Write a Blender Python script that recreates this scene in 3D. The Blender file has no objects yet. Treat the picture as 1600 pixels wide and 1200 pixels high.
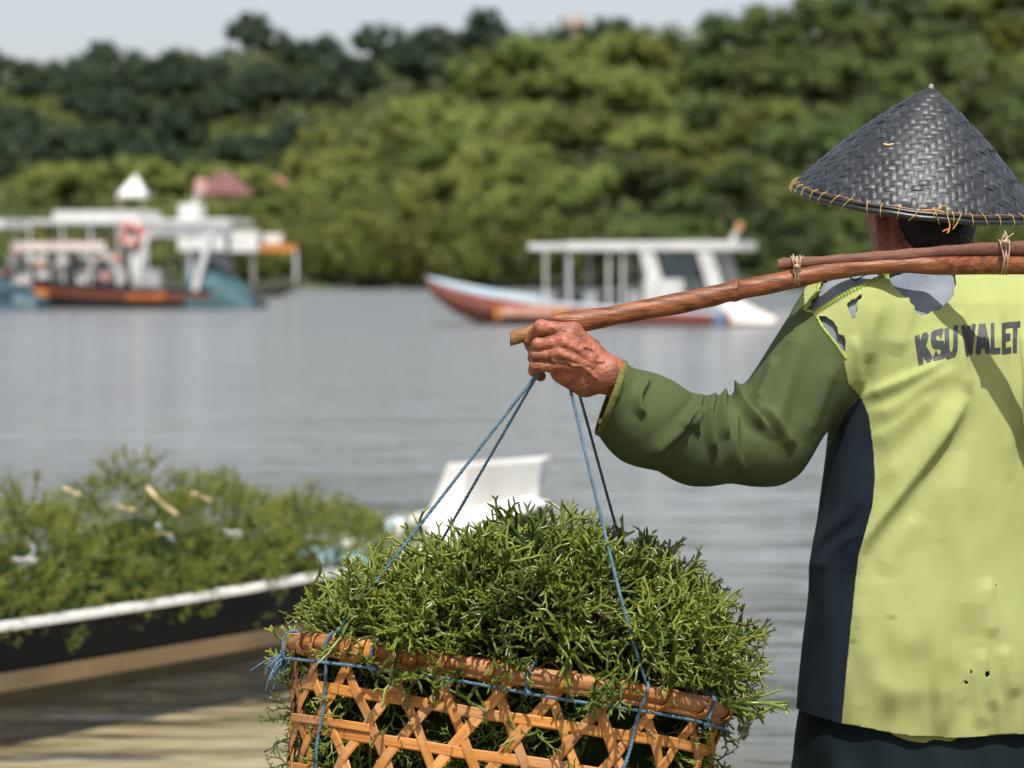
import bpy, bmesh, math, random
import numpy as np
import openvdb
from mathutils import Vector, Matrix, Quaternion
from mathutils.bvhtree import BVHTree

# ------------------------------------------------------------------ camera, sky, sun, exposure
scene = bpy.context.scene
COL = scene.collection
LENS = 85.0
FPX = LENS / 36.0 * 1600.0            # focal length in pixels of the 1600x1200 photograph
PITCH = math.atan(180.0 / FPX)        # horizon at pixel row 420
CAM = np.array((0.0, 0.0, 1.4))
cam_data = bpy.data.cameras.new('camera')
cam = bpy.data.objects.new('camera', cam_data)
COL.objects.link(cam)
cam.location = CAM
cam.rotation_euler = (math.pi / 2 - PITCH, 0, 0)
cam_data.lens = LENS
cam_data.sensor_width = 36.0
cam_data.clip_start = 0.1
cam_data.clip_end = 4000.0
cam_data.dof.use_dof = True
cam_data.dof.focus_distance = 3.68
cam_data.dof.aperture_fstop = 4.4
scene.camera = cam

SUN_EL = math.radians(60)
SUN_AZ = math.atan2(0.10, -0.99)      # sun stands high behind the camera
sun_dir = Vector((math.sin(SUN_AZ) * math.cos(SUN_EL), math.cos(SUN_AZ) * math.cos(SUN_EL), math.sin(SUN_EL)))
world = bpy.data.worlds.new('World')
scene.world = world
world.use_nodes = True
wn = world.node_tree
sky = wn.nodes.new('ShaderNodeTexSky')
sky.sky_type = 'NISHITA'
sky.sun_disc = False
sky.sun_elevation = SUN_EL
sky.sun_rotation = SUN_AZ
sky.air_density = 0.9
sky.dust_density = 3.5
sky.ozone_density = 1.0
bg = wn.nodes['Background']
bg.inputs['Strength'].default_value = 0.135
veil = wn.nodes.new('ShaderNodeMix'); veil.data_type = 'RGBA'      # thin milky haze over the whole sky
veil.inputs['Factor'].default_value = 0.6
veil.inputs['B'].default_value = (3.5, 3.52, 3.52, 1)
wn.links.new(sky.outputs['Color'], veil.inputs['A'])
wn.links.new(veil.outputs['Result'], bg.inputs['Color'])
sun_data = bpy.data.lights.new('sun', 'SUN')
sun_data.energy = 4.3
sun_data.angle = math.radians(0.6)
sun_data.color = (1.0, 0.95, 0.86)
sun = bpy.data.objects.new('sun', sun_data)
COL.objects.link(sun)
sun.rotation_euler = sun_dir.to_track_quat('Z', 'Y').to_euler()
scene.view_settings.view_transform = 'Standard'
scene.view_settings.look = 'None'
scene.view_settings.exposure = 0.62
scene.view_settings.gamma = 1.0
scene.view_settings.use_curve_mapping = False
scene.render.engine = 'CYCLES'
scene.cycles.max_bounces = 8
scene.cycles.transparent_max_bounces = 12
scene.cycles.caustics_reflective = False
scene.cycles.caustics_refractive = False
scene.cycles.sample_clamp_indirect = 6.0

# ------------------------------------------------------------------ helpers
CP, SP = math.cos(PITCH), math.sin(PITCH)

def P(px, py, D):
    """the world point seen at photograph pixel (px, py) at distance D along the ground"""
    u = (px - 800.0) / FPX
    v = (600.0 - py) / FPX
    d = np.array((u, CP + v * SP, -SP + v * CP))
    return CAM + d * (D / d[1])

def to_px(co):
    r = np.asarray(co, float) - CAM
    z = r[..., 1] * CP - r[..., 2] * SP
    y = r[..., 1] * SP + r[..., 2] * CP
    return np.stack((800.0 + FPX * r[..., 0] / z, 600.0 - FPX * y / z), -1)

def lerp_table(x, tab):
    t = np.asarray(tab, float)
    return np.interp(x, t[:, 0], t[:, 1])

def mesh_np(name, V, F, smooth=True, attrs=None):
    """numpy verts and (n,3) or (n,4) faces to a mesh"""
    V = np.asarray(V, np.float32); F = np.asarray(F, np.int32)
    me = bpy.data.meshes.new(name)
    k = F.shape[1]
    me.vertices.add(len(V)); me.vertices.foreach_set('co', V.ravel())
    me.loops.add(F.size); me.loops.foreach_set('vertex_index', F.ravel())
    me.polygons.add(len(F)); me.polygons.foreach_set('loop_start', np.arange(0, F.size, k, dtype=np.int32))
    me.polygons.foreach_set('use_smooth', np.full(len(F), smooth))
    if attrs:
        for an, av in attrs.items():
            a = me.attributes.new(an, 'FLOAT', 'POINT')
            a.data.foreach_set('value', np.asarray(av, np.float32))
    me.update(); me.validate()
    return me

class MB:
    """collects shapes, builds ONE mesh object"""
    def __init__(s):
        s.v, s.f = [], []
    def add(s, verts, faces):
        n = len(s.v)
        s.v.extend([tuple(map(float, p)) for p in verts])
        s.f.extend([tuple(i + n for i in f) for f in faces])
        return s
    def box(s, c, size, rz=0.0, M=None, taper=1.0):
        x, y, z = [k / 2 for k in size]
        pts = []
        for dz in (-z, z):
            k = taper if dz > 0 else 1.0
            for dx, dy in ((-x, -y), (x, -y), (x, y), (-x, y)):
                p = Vector((dx * k, dy * k, dz))
                p = (M @ p) if M else Matrix.Rotation(rz, 3, 'Z') @ p
                pts.append(p + Vector(c))
        return s.add(pts, [(0, 3, 2, 1), (4, 5, 6, 7), (0, 1, 5, 4), (1, 2, 6, 5), (2, 3, 7, 6), (3, 0, 4, 7)])
    def tube(s, path, r, sides=8, cap=True, squash=1.0):
        path = [Vector(p) for p in path]
        n = len(path)
        rr = r if hasattr(r, '__len__') else [r] * n
        t0 = (path[1] - path[0]).normalized()
        ref = Vector((0, 0, 1)) if abs(t0.z) < 0.9 else Vector((1, 0, 0))
        nrm = (ref - t0 * ref.dot(t0)).normalized()
        base = len(s.v); faces = []
        for i in range(n):
            t = (path[min(i + 1, n - 1)] - path[max(i - 1, 0)]).normalized()
            nrm = (nrm - t * nrm.dot(t)).normalized()
            b = t.cross(nrm)
            for k in range(sides):
                a = 2 * math.pi * k / sides
                s.v.append(tuple(path[i] + (nrm * math.cos(a) * squash + b * math.sin(a)) * rr[i]))
        for i in range(n - 1):
            for k in range(sides):
                a, b2 = base + i * sides + k, base + i * sides + (k + 1) % sides
                faces.append((a, b2, b2 + sides, a + sides))
        if cap:
            faces.append(tuple(base + k for k in reversed(range(sides))))
            faces.append(tuple(base + (n - 1) * sides + k for k in range(sides)))
        s.f.extend(faces)
        return s
    def grid(s, rows, close=False):
        n = len(rows); m = len(rows[0]); b = len(s.v)
        for r in rows:
            s.v.extend([tuple(map(float, p)) for p in r])
        for i in range(n - 1):
            for j in range(m if close else m - 1):
                a, c = b + i * m + j, b + i * m + (j + 1) % m
                s.f.append((a, c, c + m, a + m))
        return s
    def mesh(s, name, smooth=False):
        me = bpy.data.meshes.new(name)
        me.from_pydata(s.v, [], s.f)
        if smooth:
            me.polygons.foreach_set('use_smooth', np.ones(len(me.polygons), bool))
        me.update()
        return me

def link(o):
    COL.objects.link(o); return o

def obj(name, me, mat=None, parent=None, label=None, cat=None, group=None, kind=None, smooth=None):
    """one mesh object; mesh coordinates are world ones unless the parent is a local prototype"""
    if isinstance(me, MB):
        me = me.mesh(name, bool(smooth))
    o = bpy.data.objects.new(name, me)
    link(o)
    if mat is not None and not me.materials:
        me.materials.append(mat)
    if parent is not None:
        o.parent = parent
        o.matrix_parent_inverse = world_inv(parent)
    tag(o, label, cat, group, kind)
    return o

def world_inv(o):
    M = Matrix.Identity(4)
    while o is not None:
        L = Matrix.LocRotScale(o.location, o.rotation_euler, o.scale)
        M = o.matrix_parent_inverse @ L @ M if o.parent else L @ M
        o = o.parent
    return M.inverted()

def tag(o, label=None, cat=None, group=None, kind=None):
    if label: o['label'] = label
    if cat: o['category'] = cat
    if group: o['group'] = group
    if kind: o['kind'] = kind
    return o

def empty(name, loc, label, cat, group=None):
    o = bpy.data.objects.new(name, None)
    o.empty_display_size = 0.1
    o.location = loc
    link(o)
    return tag(o, label, cat, group)

def copy_thing(root, loc=None, rz=None, scale=None, label=None, group=None):
    r = link(root.copy())
    if loc is not None: r.location = loc
    if rz is not None: r.rotation_euler = (0, 0, rz)
    if scale is not None: r.scale = scale
    if label: r['label'] = label
    if group: r['group'] = group
    for ch in root.children:
        c = link(ch.copy()); c.parent = r
    return r

# ---- materials
def mat(name, col, rough=0.6, col2=None, scale=6.0, mixpos=(0.4, 0.65), bump=0.0, bscale=60.0, spec=0.5, coat=0.0,
        translucent=0.0, stretch=(1, 1, 1), rand=0.0, attr=None, attr_col=None, huek=0.06, sheen=0.0, detail=5.0, metallic=0.0, sss=0.0):
    m = bpy.data.materials.new(name)
    m.use_nodes = True
    nt = m.node_tree
    bs = nt.nodes['Principled BSDF']
    L = nt.links.new
    bs.inputs['Roughness'].default_value = rough
    bs.inputs['Specular IOR Level'].default_value = spec
    bs.inputs['Coat Weight'].default_value = coat
    bs.inputs['Metallic'].default_value = metallic
    bs.inputs['Sheen Weight'].default_value = sheen
    if sss:
        bs.inputs['Subsurface Weight'].default_value = sss
        bs.inputs['Subsurface Radius'].default_value = (0.6, 0.25, 0.15)
        bs.inputs['Subsurface Scale'].default_value = 0.01
    tc = nt.nodes.new('ShaderNodeTexCoord')
    mp = nt.nodes.new('ShaderNodeMapping')
    mp.inputs['Scale'].default_value = stretch
    L(tc.outputs['Object'], mp.inputs['Vector'])
    c = nt.nodes.new('ShaderNodeRGB'); c.outputs[0].default_value = (*col, 1)
    out = c.outputs[0]
    if col2 is not None:
        nz = nt.nodes.new('ShaderNodeTexNoise')
        nz.inputs['Scale'].default_value = scale
        nz.inputs['Detail'].default_value = detail
        L(mp.outputs[0], nz.inputs['Vector'])
        rp = nt.nodes.new('ShaderNodeMapRange')
        rp.inputs['From Min'].default_value, rp.inputs['From Max'].default_value = mixpos
        L(nz.outputs['Fac'], rp.inputs['Value'])
        mx = nt.nodes.new('ShaderNodeMix'); mx.data_type = 'RGBA'
        L(rp.outputs[0], mx.inputs['Factor'])
        L(out, mx.inputs['A']); mx.inputs['B'].default_value = (*col2, 1)
        out = mx.outputs['Result']
    if attr:
        at = nt.nodes.new('ShaderNodeAttribute'); at.attribute_name = attr
        mx = nt.nodes.new('ShaderNodeMix'); mx.data_type = 'RGBA'
        L(at.outputs['Fac'], mx.inputs['Factor'])
        L(out, mx.inputs['A']); mx.inputs['B'].default_value = (*attr_col, 1)
        out = mx.outputs['Result']
    if rand:
        oi = nt.nodes.new('ShaderNodeObjectInfo')
        rr = nt.nodes.new('ShaderNodeMapRange')
        rr.inputs['To Min'].default_value = 1 - rand; rr.inputs['To Max'].default_value = 1 + rand
        L(oi.outputs['Random'], rr.inputs['Value'])
        hs = nt.nodes.new('ShaderNodeHueSaturation')
        L(rr.outputs[0], hs.inputs['Value'])
        mh = nt.nodes.new('ShaderNodeMapRange')
        mh.inputs['To Min'].default_value = 0.5 - rand * huek; mh.inputs['To Max'].default_value = 0.5 + rand * huek
        wn_ = nt.nodes.new('ShaderNodeTexWhiteNoise'); wn_.noise_dimensions = '1D'
        L(oi.outputs['Random'], wn_.inputs['W'])
        L(wn_.outputs['Value'], mh.inputs['Value']); L(mh.outputs[0], hs.inputs['Hue'])
        L(out, hs.inputs['Color'])
        out = hs.outputs[0]
    L(out, bs.inputs['Base Color'])
    if bump:
        nb = nt.nodes.new('ShaderNodeTexNoise'); nb.inputs['Scale'].default_value = bscale
        nb.inputs['Detail'].default_value = 4.0
        L(mp.outputs[0], nb.inputs['Vector'])
        b = nt.nodes.new('ShaderNodeBump'); b.inputs['Strength'].default_value = 1.0
        b.inputs['Distance'].default_value = bump
        L(nb.outputs['Fac'], b.inputs['Height'])
        L(b.outputs['Normal'], bs.inputs['Normal'])
    if translucent:
        tr = nt.nodes.new('ShaderNodeBsdfTranslucent')
        L(out, tr.inputs['Color'])
        ms = nt.nodes.new('ShaderNodeMixShader'); ms.inputs[0].default_value = translucent
        L(bs.outputs[0], ms.inputs[1]); L(tr.outputs[0], ms.inputs[2])
        L(ms.outputs[0], nt.nodes['Material Output'].inputs['Surface'])
    return m

# ---- signed distances
def smin(a, b, k):
    h = np.clip(0.5 + 0.5 * (b - a) / k, 0, 1)
    return b + (a - b) * h - k * h * (1 - h)

def caps(p, a, b, ra, rb):
    a = np.asarray(a, np.float32); b = np.asarray(b, np.float32)
    ab = b - a
    t = np.clip(((p - a) @ ab) / (ab @ ab), 0, 1)
    return np.linalg.norm(p - a - t[:, None] * ab, axis=1) - (ra + (rb - ra) * t)

def ell(p, c, r, R=None):
    q = p - np.asarray(c, np.float32)
    if R is not None: q = q @ R
    r = np.asarray(r, np.float32)
    k0 = np.linalg.norm(q / r, axis=1)
    k1 = np.linalg.norm(q / (r * r), axis=1)
    return k0 * (k0 - 1.0) / np.maximum(k1, 1e-6)

def sdf_mesh(fn, lo, hi, h):
    """iso-surface of fn; evaluated only near the surface. Returns verts, quads"""
    lo = np.array(lo, float); hi = np.array(hi, float)
    K = 4
    nc = np.ceil((hi - lo) / (h * K)).astype(int)
    gx = [lo[i] + (np.arange(nc[i]) + 0.5) * h * K - 0.5 * h for i in range(3)]
    C = np.stack(np.meshgrid(*gx, indexing='ij'), -1).reshape(-1, 3).astype(np.float32)
    dc = fn(C).reshape(nc)
    sd = np.repeat(np.repeat(np.repeat(np.sign(dc) * h * 3, K, 0), K, 1), K, 2).astype(np.float32)
    near = np.abs(dc) < h * K * 1.6
    m = np.repeat(np.repeat(np.repeat(near, K, 0), K, 1), K, 2)
    idx = np.argwhere(m)
    pts = (lo + idx * h).astype(np.float32)
    vals = np.concatenate([fn(pts[i:i + 400000]) for i in range(0, len(pts), 400000)])
    sd[m] = np.clip(vals, -h * 3, h * 3)
    g = openvdb.FloatGrid(); g.background = float(h * 3)
    g.copyFromArray(sd)
    V, F = g.convertToQuads(isovalue=0.0)
    V = V.astype(float) * h + lo
    F = np.asarray(F, np.int64)
    # outward winding
    a, b, c = V[F[:, 0]], V[F[:, 1]], V[F[:, 2]]
    n = np.cross(b - a, c - a); ctr = V[F].mean(1)
    s = fn((ctr + n / (np.linalg.norm(n, axis=1, keepdims=True) + 1e-12) * h * 0.7).astype(np.float32))
    if (s < 0).mean() > 0.5: F = F[:, ::-1].copy()
    return V, F

def tris_of(F):
    return np.concatenate((F[:, [0, 1, 2]], F[:, [0, 2, 3]])) if F.shape[1] == 4 else F

def normals(V, F):
    T = tris_of(F)
    n = np.cross(V[T[:, 1]] - V[T[:, 0]], V[T[:, 2]] - V[T[:, 0]])
    N = np.zeros_like(V)
    for k in range(3): np.add.at(N, T[:, k], n)
    return N / (np.linalg.norm(N, axis=1, keepdims=True) + 1e-12)

def clip(V, T, s, extra=None):
    """keep the part of a triangle mesh where s > 0, cut exactly along s = 0; extra: dict of per-vertex arrays"""
    s = np.where(np.abs(s) < 1e-7, 1e-7, s)
    ins = s > 0
    n = ins[T].sum(1)
    keep = T[n == 3]
    out = [keep]
    mixed = T[(n == 1) | (n == 2)]
    newV = []
    base = len(V)
    if len(mixed):
        lone_in = ins[mixed].sum(1) == 1
        mi = np.where(lone_in[:, None], ins[mixed], ~ins[mixed])
        k = mi.argmax(1)
        R = np.stack([mixed[np.arange(len(mixed)), (k + j) % 3] for j in range(3)], 1)   # lone vertex first
        e = np.concatenate((R[:, [0, 1]], R[:, [0, 2]]))
        es = np.sort(e, 1)
        u, inv = np.unique(es, axis=0, return_inverse=True)
        inv = inv.ravel()
        t = s[u[:, 0]] / (s[u[:, 0]] - s[u[:, 1]])
        newV = (u, t)
        m1, m2 = base + inv[:len(R)], base + inv[len(R):]
        L = lone_in
        out.append(np.stack((R[L, 0], m1[L], m2[L]), 1))
        O = ~lone_in
        out.append(np.stack((m1[O], R[O, 1], R[O, 2]), 1))
        out.append(np.stack((m1[O], R[O, 2], m2[O]), 1))
    T2 = np.concatenate(out)
    def ext(A):
        if len(newV) == 0: return A
        u, t = newV
        tt = t.reshape((-1,) + (1,) * (A.ndim - 1))
        return np.concatenate((A, A[u[:, 0]] * (1 - tt) + A[u[:, 1]] * tt))
    V2 = ext(V)
    used, inv = np.unique(T2, return_inverse=True)
    T2 = inv.reshape(-1, 3)
    res = [V2[used], T2]
    if extra is not None:
        res.append({k: ext(a)[used] for k, a in extra.items()})
    return res

def poly_sd(q, poly):
    """signed distance to a polygon, positive inside; q (n,2)"""
    poly = np.asarray(poly, float)
    n = len(poly)
    d = np.full(len(q), 1e18); inside = np.zeros(len(q), bool)
    for i in range(n):
        a, b = poly[i], poly[(i + 1) % n]
        ab = b - a
        t = np.clip(((q - a) @ ab) / (ab @ ab + 1e-12), 0, 1)
        d = np.minimum(d, ((q - a - t[:, None] * ab) ** 2).sum(1))
        c = ((a[1] > q[:, 1]) != (b[1] > q[:, 1]))
        with np.errstate(divide='ignore', invalid='ignore'):
            xx = a[0] + (q[:, 1] - a[1]) / (b[1] - a[1]) * ab[0]
        inside ^= c & (q[:, 0] < xx)
    d = np.sqrt(d)
    return np.where(inside, d, -d)

def polyline_d(q, pl):
    """distance to a polyline, signed side, and position 0..1 along it"""
    pl = np.asarray(pl, float)
    seg = np.linalg.norm(np.diff(pl, axis=0), axis=1); cum = np.concatenate(((0,), np.cumsum(seg)))
    best = np.full(len(q), 1e18); side = np.zeros(len(q)); pos = np.zeros(len(q))
    for i in range(len(pl) - 1):
        a, b = pl[i], pl[i + 1]; ab = b - a
        t = np.clip(((q - a) @ ab) / (ab @ ab), 0, 1)
        r = q - a - t[:, None] * ab
        dd = (r ** 2).sum(1)
        m = dd < best
        best = np.where(m, dd, best)
        side = np.where(m, np.sign(ab[0] * r[:, 1] - ab[1] * r[:, 0]), side)
        pos = np.where(m, (cum[i] + t * seg[i]) / cum[-1], pos)
    return np.sqrt(best), side, pos

def smooth_path(pts, n):
    """Catmull-Rom through pts, n samples"""
    p = np.asarray(pts, float)
    q = np.vstack((2 * p[0] - p[1], p, 2 * p[-1] - p[-2]))
    out = []
    m = len(p) - 1
    for s in np.linspace(0, m, n):
        i = min(int(s), m - 1); t = s - i
        a, b, c, d = q[i], q[i + 1], q[i + 2], q[i + 3]
        out.append(0.5 * (2 * b + (c - a) * t + (2 * a - 5 * b + 4 * c - d) * t * t + (3 * b - a - 3 * c + d) * t ** 3))
    return np.array(out)

def vnoise(p, scale, seed=0):
    """cheap smooth pseudo-noise, about -1..1"""
    r = np.random.RandomState(seed)
    o = np.zeros(len(p))
    for k in range(5):
        d = r.normal(size=p.shape[1]); d /= np.linalg.norm(d)
        o += np.sin((p @ d) / scale * (1 + 0.5 * r.rand()) * 2 * math.pi + r.rand() * 6.28 + 1.3 * np.sin((p @ r.normal(size=p.shape[1])) / scale * 2.1 + r.rand() * 6))
    return o / 3.2
# ================================================================== the setting
RNG = np.random.RandomState(7)
random.seed(7)
M_sand = mat('sand', (0.50, 0.375, 0.225), 0.9, (0.42, 0.31, 0.18), 1.2, (0.34, 0.72), bump=0.006, bscale=6, stretch=(1, 1.3, 1))

# seabed: shallow sand near the shore, sinking away from the camera
def bed_z(X, Y):
    z = -0.10 - 0.012 * np.maximum(Y - 4.0, 0) - 0.09 * np.maximum(Y - 12.0, 0)
    z = np.maximum(z, -3.0)
    return z + 0.008 * np.sin(X * 2.1 + Y * 0.9) * np.cos(Y * 1.7 - X * 0.6) + 0.0 * np.sin(Y * 21 + 2.2 * np.sin(X * 2.3) + X * 3) * np.clip(2 - abs(Y - 7.5) / 4, 0, 1)
xs = np.concatenate((np.linspace(-400, -12, 12), np.linspace(-10, 10, 90), np.linspace(12, 400, 12)))
ys = np.concatenate((np.linspace(-60, 1.5, 12), np.linspace(2, 16, 260), np.linspace(18, 1500, 30)))
GX, GY = np.meshgrid(xs, ys)
Vb = np.stack((GX, GY, bed_z(GX, GY)), -1).reshape(-1, 3)
def grid_faces(ny, nx):
    i = np.arange(ny - 1)[:, None] * nx + np.arange(nx - 1)[None]
    return np.stack((i, i + 1, i + nx + 1, i + nx), -1).reshape(-1, 4)
obj('seabed', mesh_np('seabed', Vb, grid_faces(len(ys), len(xs))), M_sand, kind='structure', label='pale brown sand under the shallow water')

# beyond the sandy strip the bed is painted dark for light lost in depth
def dark_bed(m):
    nt = m.node_tree; L = nt.links.new; bs = nt.nodes['Principled BSDF']
    src = bs.inputs['Base Color'].links[0].from_socket
    g = nt.nodes.new('ShaderNodeNewGeometry'); sp = nt.nodes.new('ShaderNodeSeparateXYZ'); L(g.outputs['Position'], sp.inputs[0])
    nz = nt.nodes.new('ShaderNodeTexNoise'); nz.inputs['Scale'].default_value = .35; L(g.outputs['Position'], nz.inputs['Vector'])
    md = nt.nodes.new('ShaderNodeMath'); md.operation = 'MULTIPLY_ADD'; md.inputs[1].default_value = 8.0; L(nz.outputs['Fac'], md.inputs[0]); L(sp.outputs['Y'], md.inputs[2])
    mr = nt.nodes.new('ShaderNodeMapRange'); mr.inputs['From Min'].default_value = 10.0; mr.inputs['From Max'].default_value = 17.0; sk = nt.nodes.new('ShaderNodeMath'); sk.operation = 'MULTIPLY_ADD'; sk.inputs[1].default_value = 5.0; L(sp.outputs['X'], sk.inputs[0]); L(md.outputs[0], sk.inputs[2]); fa = nt.nodes.new('ShaderNodeMath'); fa.operation = 'MULTIPLY_ADD'; fa.inputs[1].default_value = 1.6; fa.inputs[2].default_value = -11.0; L(sp.outputs['Y'], fa.inputs[0])
    mxm = nt.nodes.new('ShaderNodeMath'); mxm.operation = 'MAXIMUM'; L(sk.outputs[0], mxm.inputs[0]); L(fa.outputs[0], mxm.inputs[1]); L(mxm.outputs[0], mr.inputs['Value'])
    mx = nt.nodes.new('ShaderNodeMix'); mx.data_type = 'RGBA'; L(mr.outputs[0], mx.inputs['Factor']); L(src, mx.inputs['A']); mx.inputs['B'].default_value = (0.075, 0.080, 0.060, 1)
    L(mx.outputs['Result'], bs.inputs['Base Color'])
dark_bed(M_sand)

# water: mirror of the sky at a low angle, sand showing through where the ripples face the camera
def water_material():
    m = bpy.data.materials.new('rippled_water'); m.use_nodes = True
    nt = m.node_tree; L = nt.links.new
    for n in list(nt.nodes):
        if n.type == 'BSDF_PRINCIPLED': nt.nodes.remove(n)
    tc = nt.nodes.new('ShaderNodeTexCoord')
    def noise(scale, sx, sy, rot, detail):
        mp = nt.nodes.new('ShaderNodeMapping'); mp.inputs['Scale'].default_value = (sx, sy, 1); mp.inputs['Rotation'].default_value = (0, 0, rot)
        L(tc.outputs['Object'], mp.inputs['Vector'])
        n = nt.nodes.new('ShaderNodeTexNoise'); n.inputs['Scale'].default_value = scale; n.inputs['Detail'].default_value = detail
        n.inputs['Roughness'].default_value = 0.5
        L(mp.outputs[0], n.inputs['Vector']); return n.outputs['Fac']
    def bump(h, dist, prev=None):
        b = nt.nodes.new('ShaderNodeBump'); b.inputs['Strength'].default_value = 1.0; b.inputs['Distance'].default_value = dist
        L(h, b.inputs['Height'])
        if prev: L(prev, b.inputs['Normal'])
        return b.outputs['Normal']
    n1 = bump(noise(2.6, 0.55, 1.9, 0.12, 2.5), WAVE[0])
    n2 = bump(noise(0.5, 0.5, 1.9, -0.15, 2.0), WAVE[1], n1)
    n3 = bump(noise(8.0, 0.9, 1.3, 0.1, 2.0), WAVE[2], n2)
    fr = nt.nodes.new('ShaderNodeFresnel'); fr.inputs['IOR'].default_value = 1.6
    L(bump(noise(2.6, 0.55, 1.9, 0.12, 2.5), .060, bump(noise(0.5, 0.5, 1.9, -0.15, 2.0), .17)), fr.inputs['Normal'])
    gl = nt.nodes.new('ShaderNodeBsdfGlossy'); gl.inputs['Roughness'].default_value = 0.15; L(n3, gl.inputs['Normal'])
    tr = nt.nodes.new('ShaderNodeBsdfTransparent'); tr.inputs['Color'].default_value = (0.86, 0.90, 0.84, 1)
    ms = nt.nodes.new('ShaderNodeMixShader')
    L(fr.outputs[0], ms.inputs[0]); L(tr.outputs[0], ms.inputs[1]); L(gl.outputs[0], ms.inputs[2])
    # silt in the water
    df = nt.nodes.new('ShaderNodeBsdfDiffuse'); df.inputs['Color'].default_value = (0.35, 0.385, 0.405, 1)
    mt = nt.nodes.new('ShaderNodeMixShader'); gp = nt.nodes.new('ShaderNodeNewGeometry'); sx = nt.nodes.new('ShaderNodeSeparateXYZ'); L(gp.outputs['Position'], sx.inputs[0])
    qa = nt.nodes.new('ShaderNodeMath'); qa.operation = 'MULTIPLY_ADD'; qa.inputs[1].default_value = 2.5; L(sx.outputs['X'], qa.inputs[0]); L(sx.outputs['Y'], qa.inputs[2])
    qm = nt.nodes.new('ShaderNodeMath'); qm.operation = 'MAXIMUM'; qb = nt.nodes.new('ShaderNodeMath'); qb.operation = 'SUBTRACT'; qb.inputs[1].default_value = 3.0; L(sx.outputs['Y'], qb.inputs[0]); L(qa.outputs[0], qm.inputs[0]); L(qb.outputs[0], qm.inputs[1])
    qr = nt.nodes.new('ShaderNodeMapRange'); qr.inputs['From Min'].default_value = 6.5; qr.inputs['From Max'].default_value = 16.0; qr.inputs['To Min'].default_value = 0.05; qr.inputs['To Max'].default_value = 0.50
    L(qm.outputs[0], qr.inputs['Value']); L(qr.outputs[0], mt.inputs[0])      # the water grows cloudier away from the shore
    L(tr.outputs[0], mt.inputs[1]); L(df.outputs[0], mt.inputs[2]); L(mt.outputs[0], ms.inputs[1])
    L(ms.outputs[0], nt.nodes['Material Output'].inputs['Surface'])
    return m
WAVE = (0.10, 0.30, 0.010)
M_water = water_material()
wm = MB(); wm.add([(-600, -60, 0), (600, -60, 0), (600, 1500, 0), (-600, 1500, 0)], [(0, 1, 2, 3)])
obj('water', wm, M_water, kind='structure', label='grey rippled water of the bay')

# hills: a dark ridge far left, a nearer bright slope on the right
SHORE = 168.0
SKY_A = [(-900, 186), (-300, 178), (0, 184), (200, 182), (290, 164), (350, 164), (420, 138), (500, 162), (545, 178), (600, 142), (650, 130), (760, 134), (880, 128), (1000, 126), (1700, 116), (2600, 116)]
SKY_B = [(-900, 430), (400, 430), (440, 430), (480, 378), (520, 310), (560, 260), (640, 208), (720, 168), (800, 148), (860, 130), (910, 118), (960, 84), (1010, 108), (1080, 126), (1130, 110), (1190, 102), (1250, 76), (1300, 48), (1450, 18), (1600, -2), (2600, -42)]
DA, DB = 345.0, 262.0
def hill_z(X, Y):
    px = 800 + FPX * X / np.maximum(Y, 1)
    za = 1.4 + (420 - lerp_table(px, SKY_A)) / FPX * DA
    zb = 1.4 + (420 - lerp_table(px, SKY_B)) / FPX * DB
    ta = np.clip((Y - 235) / (DA - 235), 0, 1); tb = np.clip((Y - SHORE - 6) / (DB - SHORE - 6), 0, 1)
    a = 0.6 + (za - 0.6) * ta ** 1.1 + np.clip(0.15 * (Y - SHORE - 8), 0, 6.0) * np.clip((Y - SHORE) / 20, 0, 1)
    b = 0.4 + (zb - 0.4) * tb ** 0.95
    a = np.where(Y > DA, za - (Y - DA) * 0.12, a); b = np.where(Y > DB, zb - (Y - DB) * 0.25, b)
    z = np.maximum(a, b)
    edge = np.clip((Y - SHORE) / 5.0, 0, 1)
    return np.where(Y < SHORE, -0.5, -0.5 + (z + 0.5) * edge)
us = np.linspace(-0.75, 0.75, 260); yy = np.concatenate((np.linspace(SHORE - 4, 290, 60), np.linspace(295, 520, 30)))
UU, YY = np.meshgrid(us, yy)
XX = UU * YY
ZZ = hill_z(XX, YY) + 0.6 * vnoise(np.stack((XX.ravel(), YY.ravel()), -1), 25.0, 3).reshape(XX.shape) * np.clip((YY - SHORE) / 20, 0, 1)
M_hill = mat('hill_undergrowth', (0.030, 0.042, 0.014), 0.9, (0.055, 0.072, 0.022), 0.25, bump=0.6, bscale=0.8)
obj('hill', mesh_np('hill', np.stack((XX, YY, ZZ), -1).reshape(-1, 3), grid_faces(len(yy), len(us))), M_hill, kind='structure', label='wooded hillside across the bay')

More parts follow.
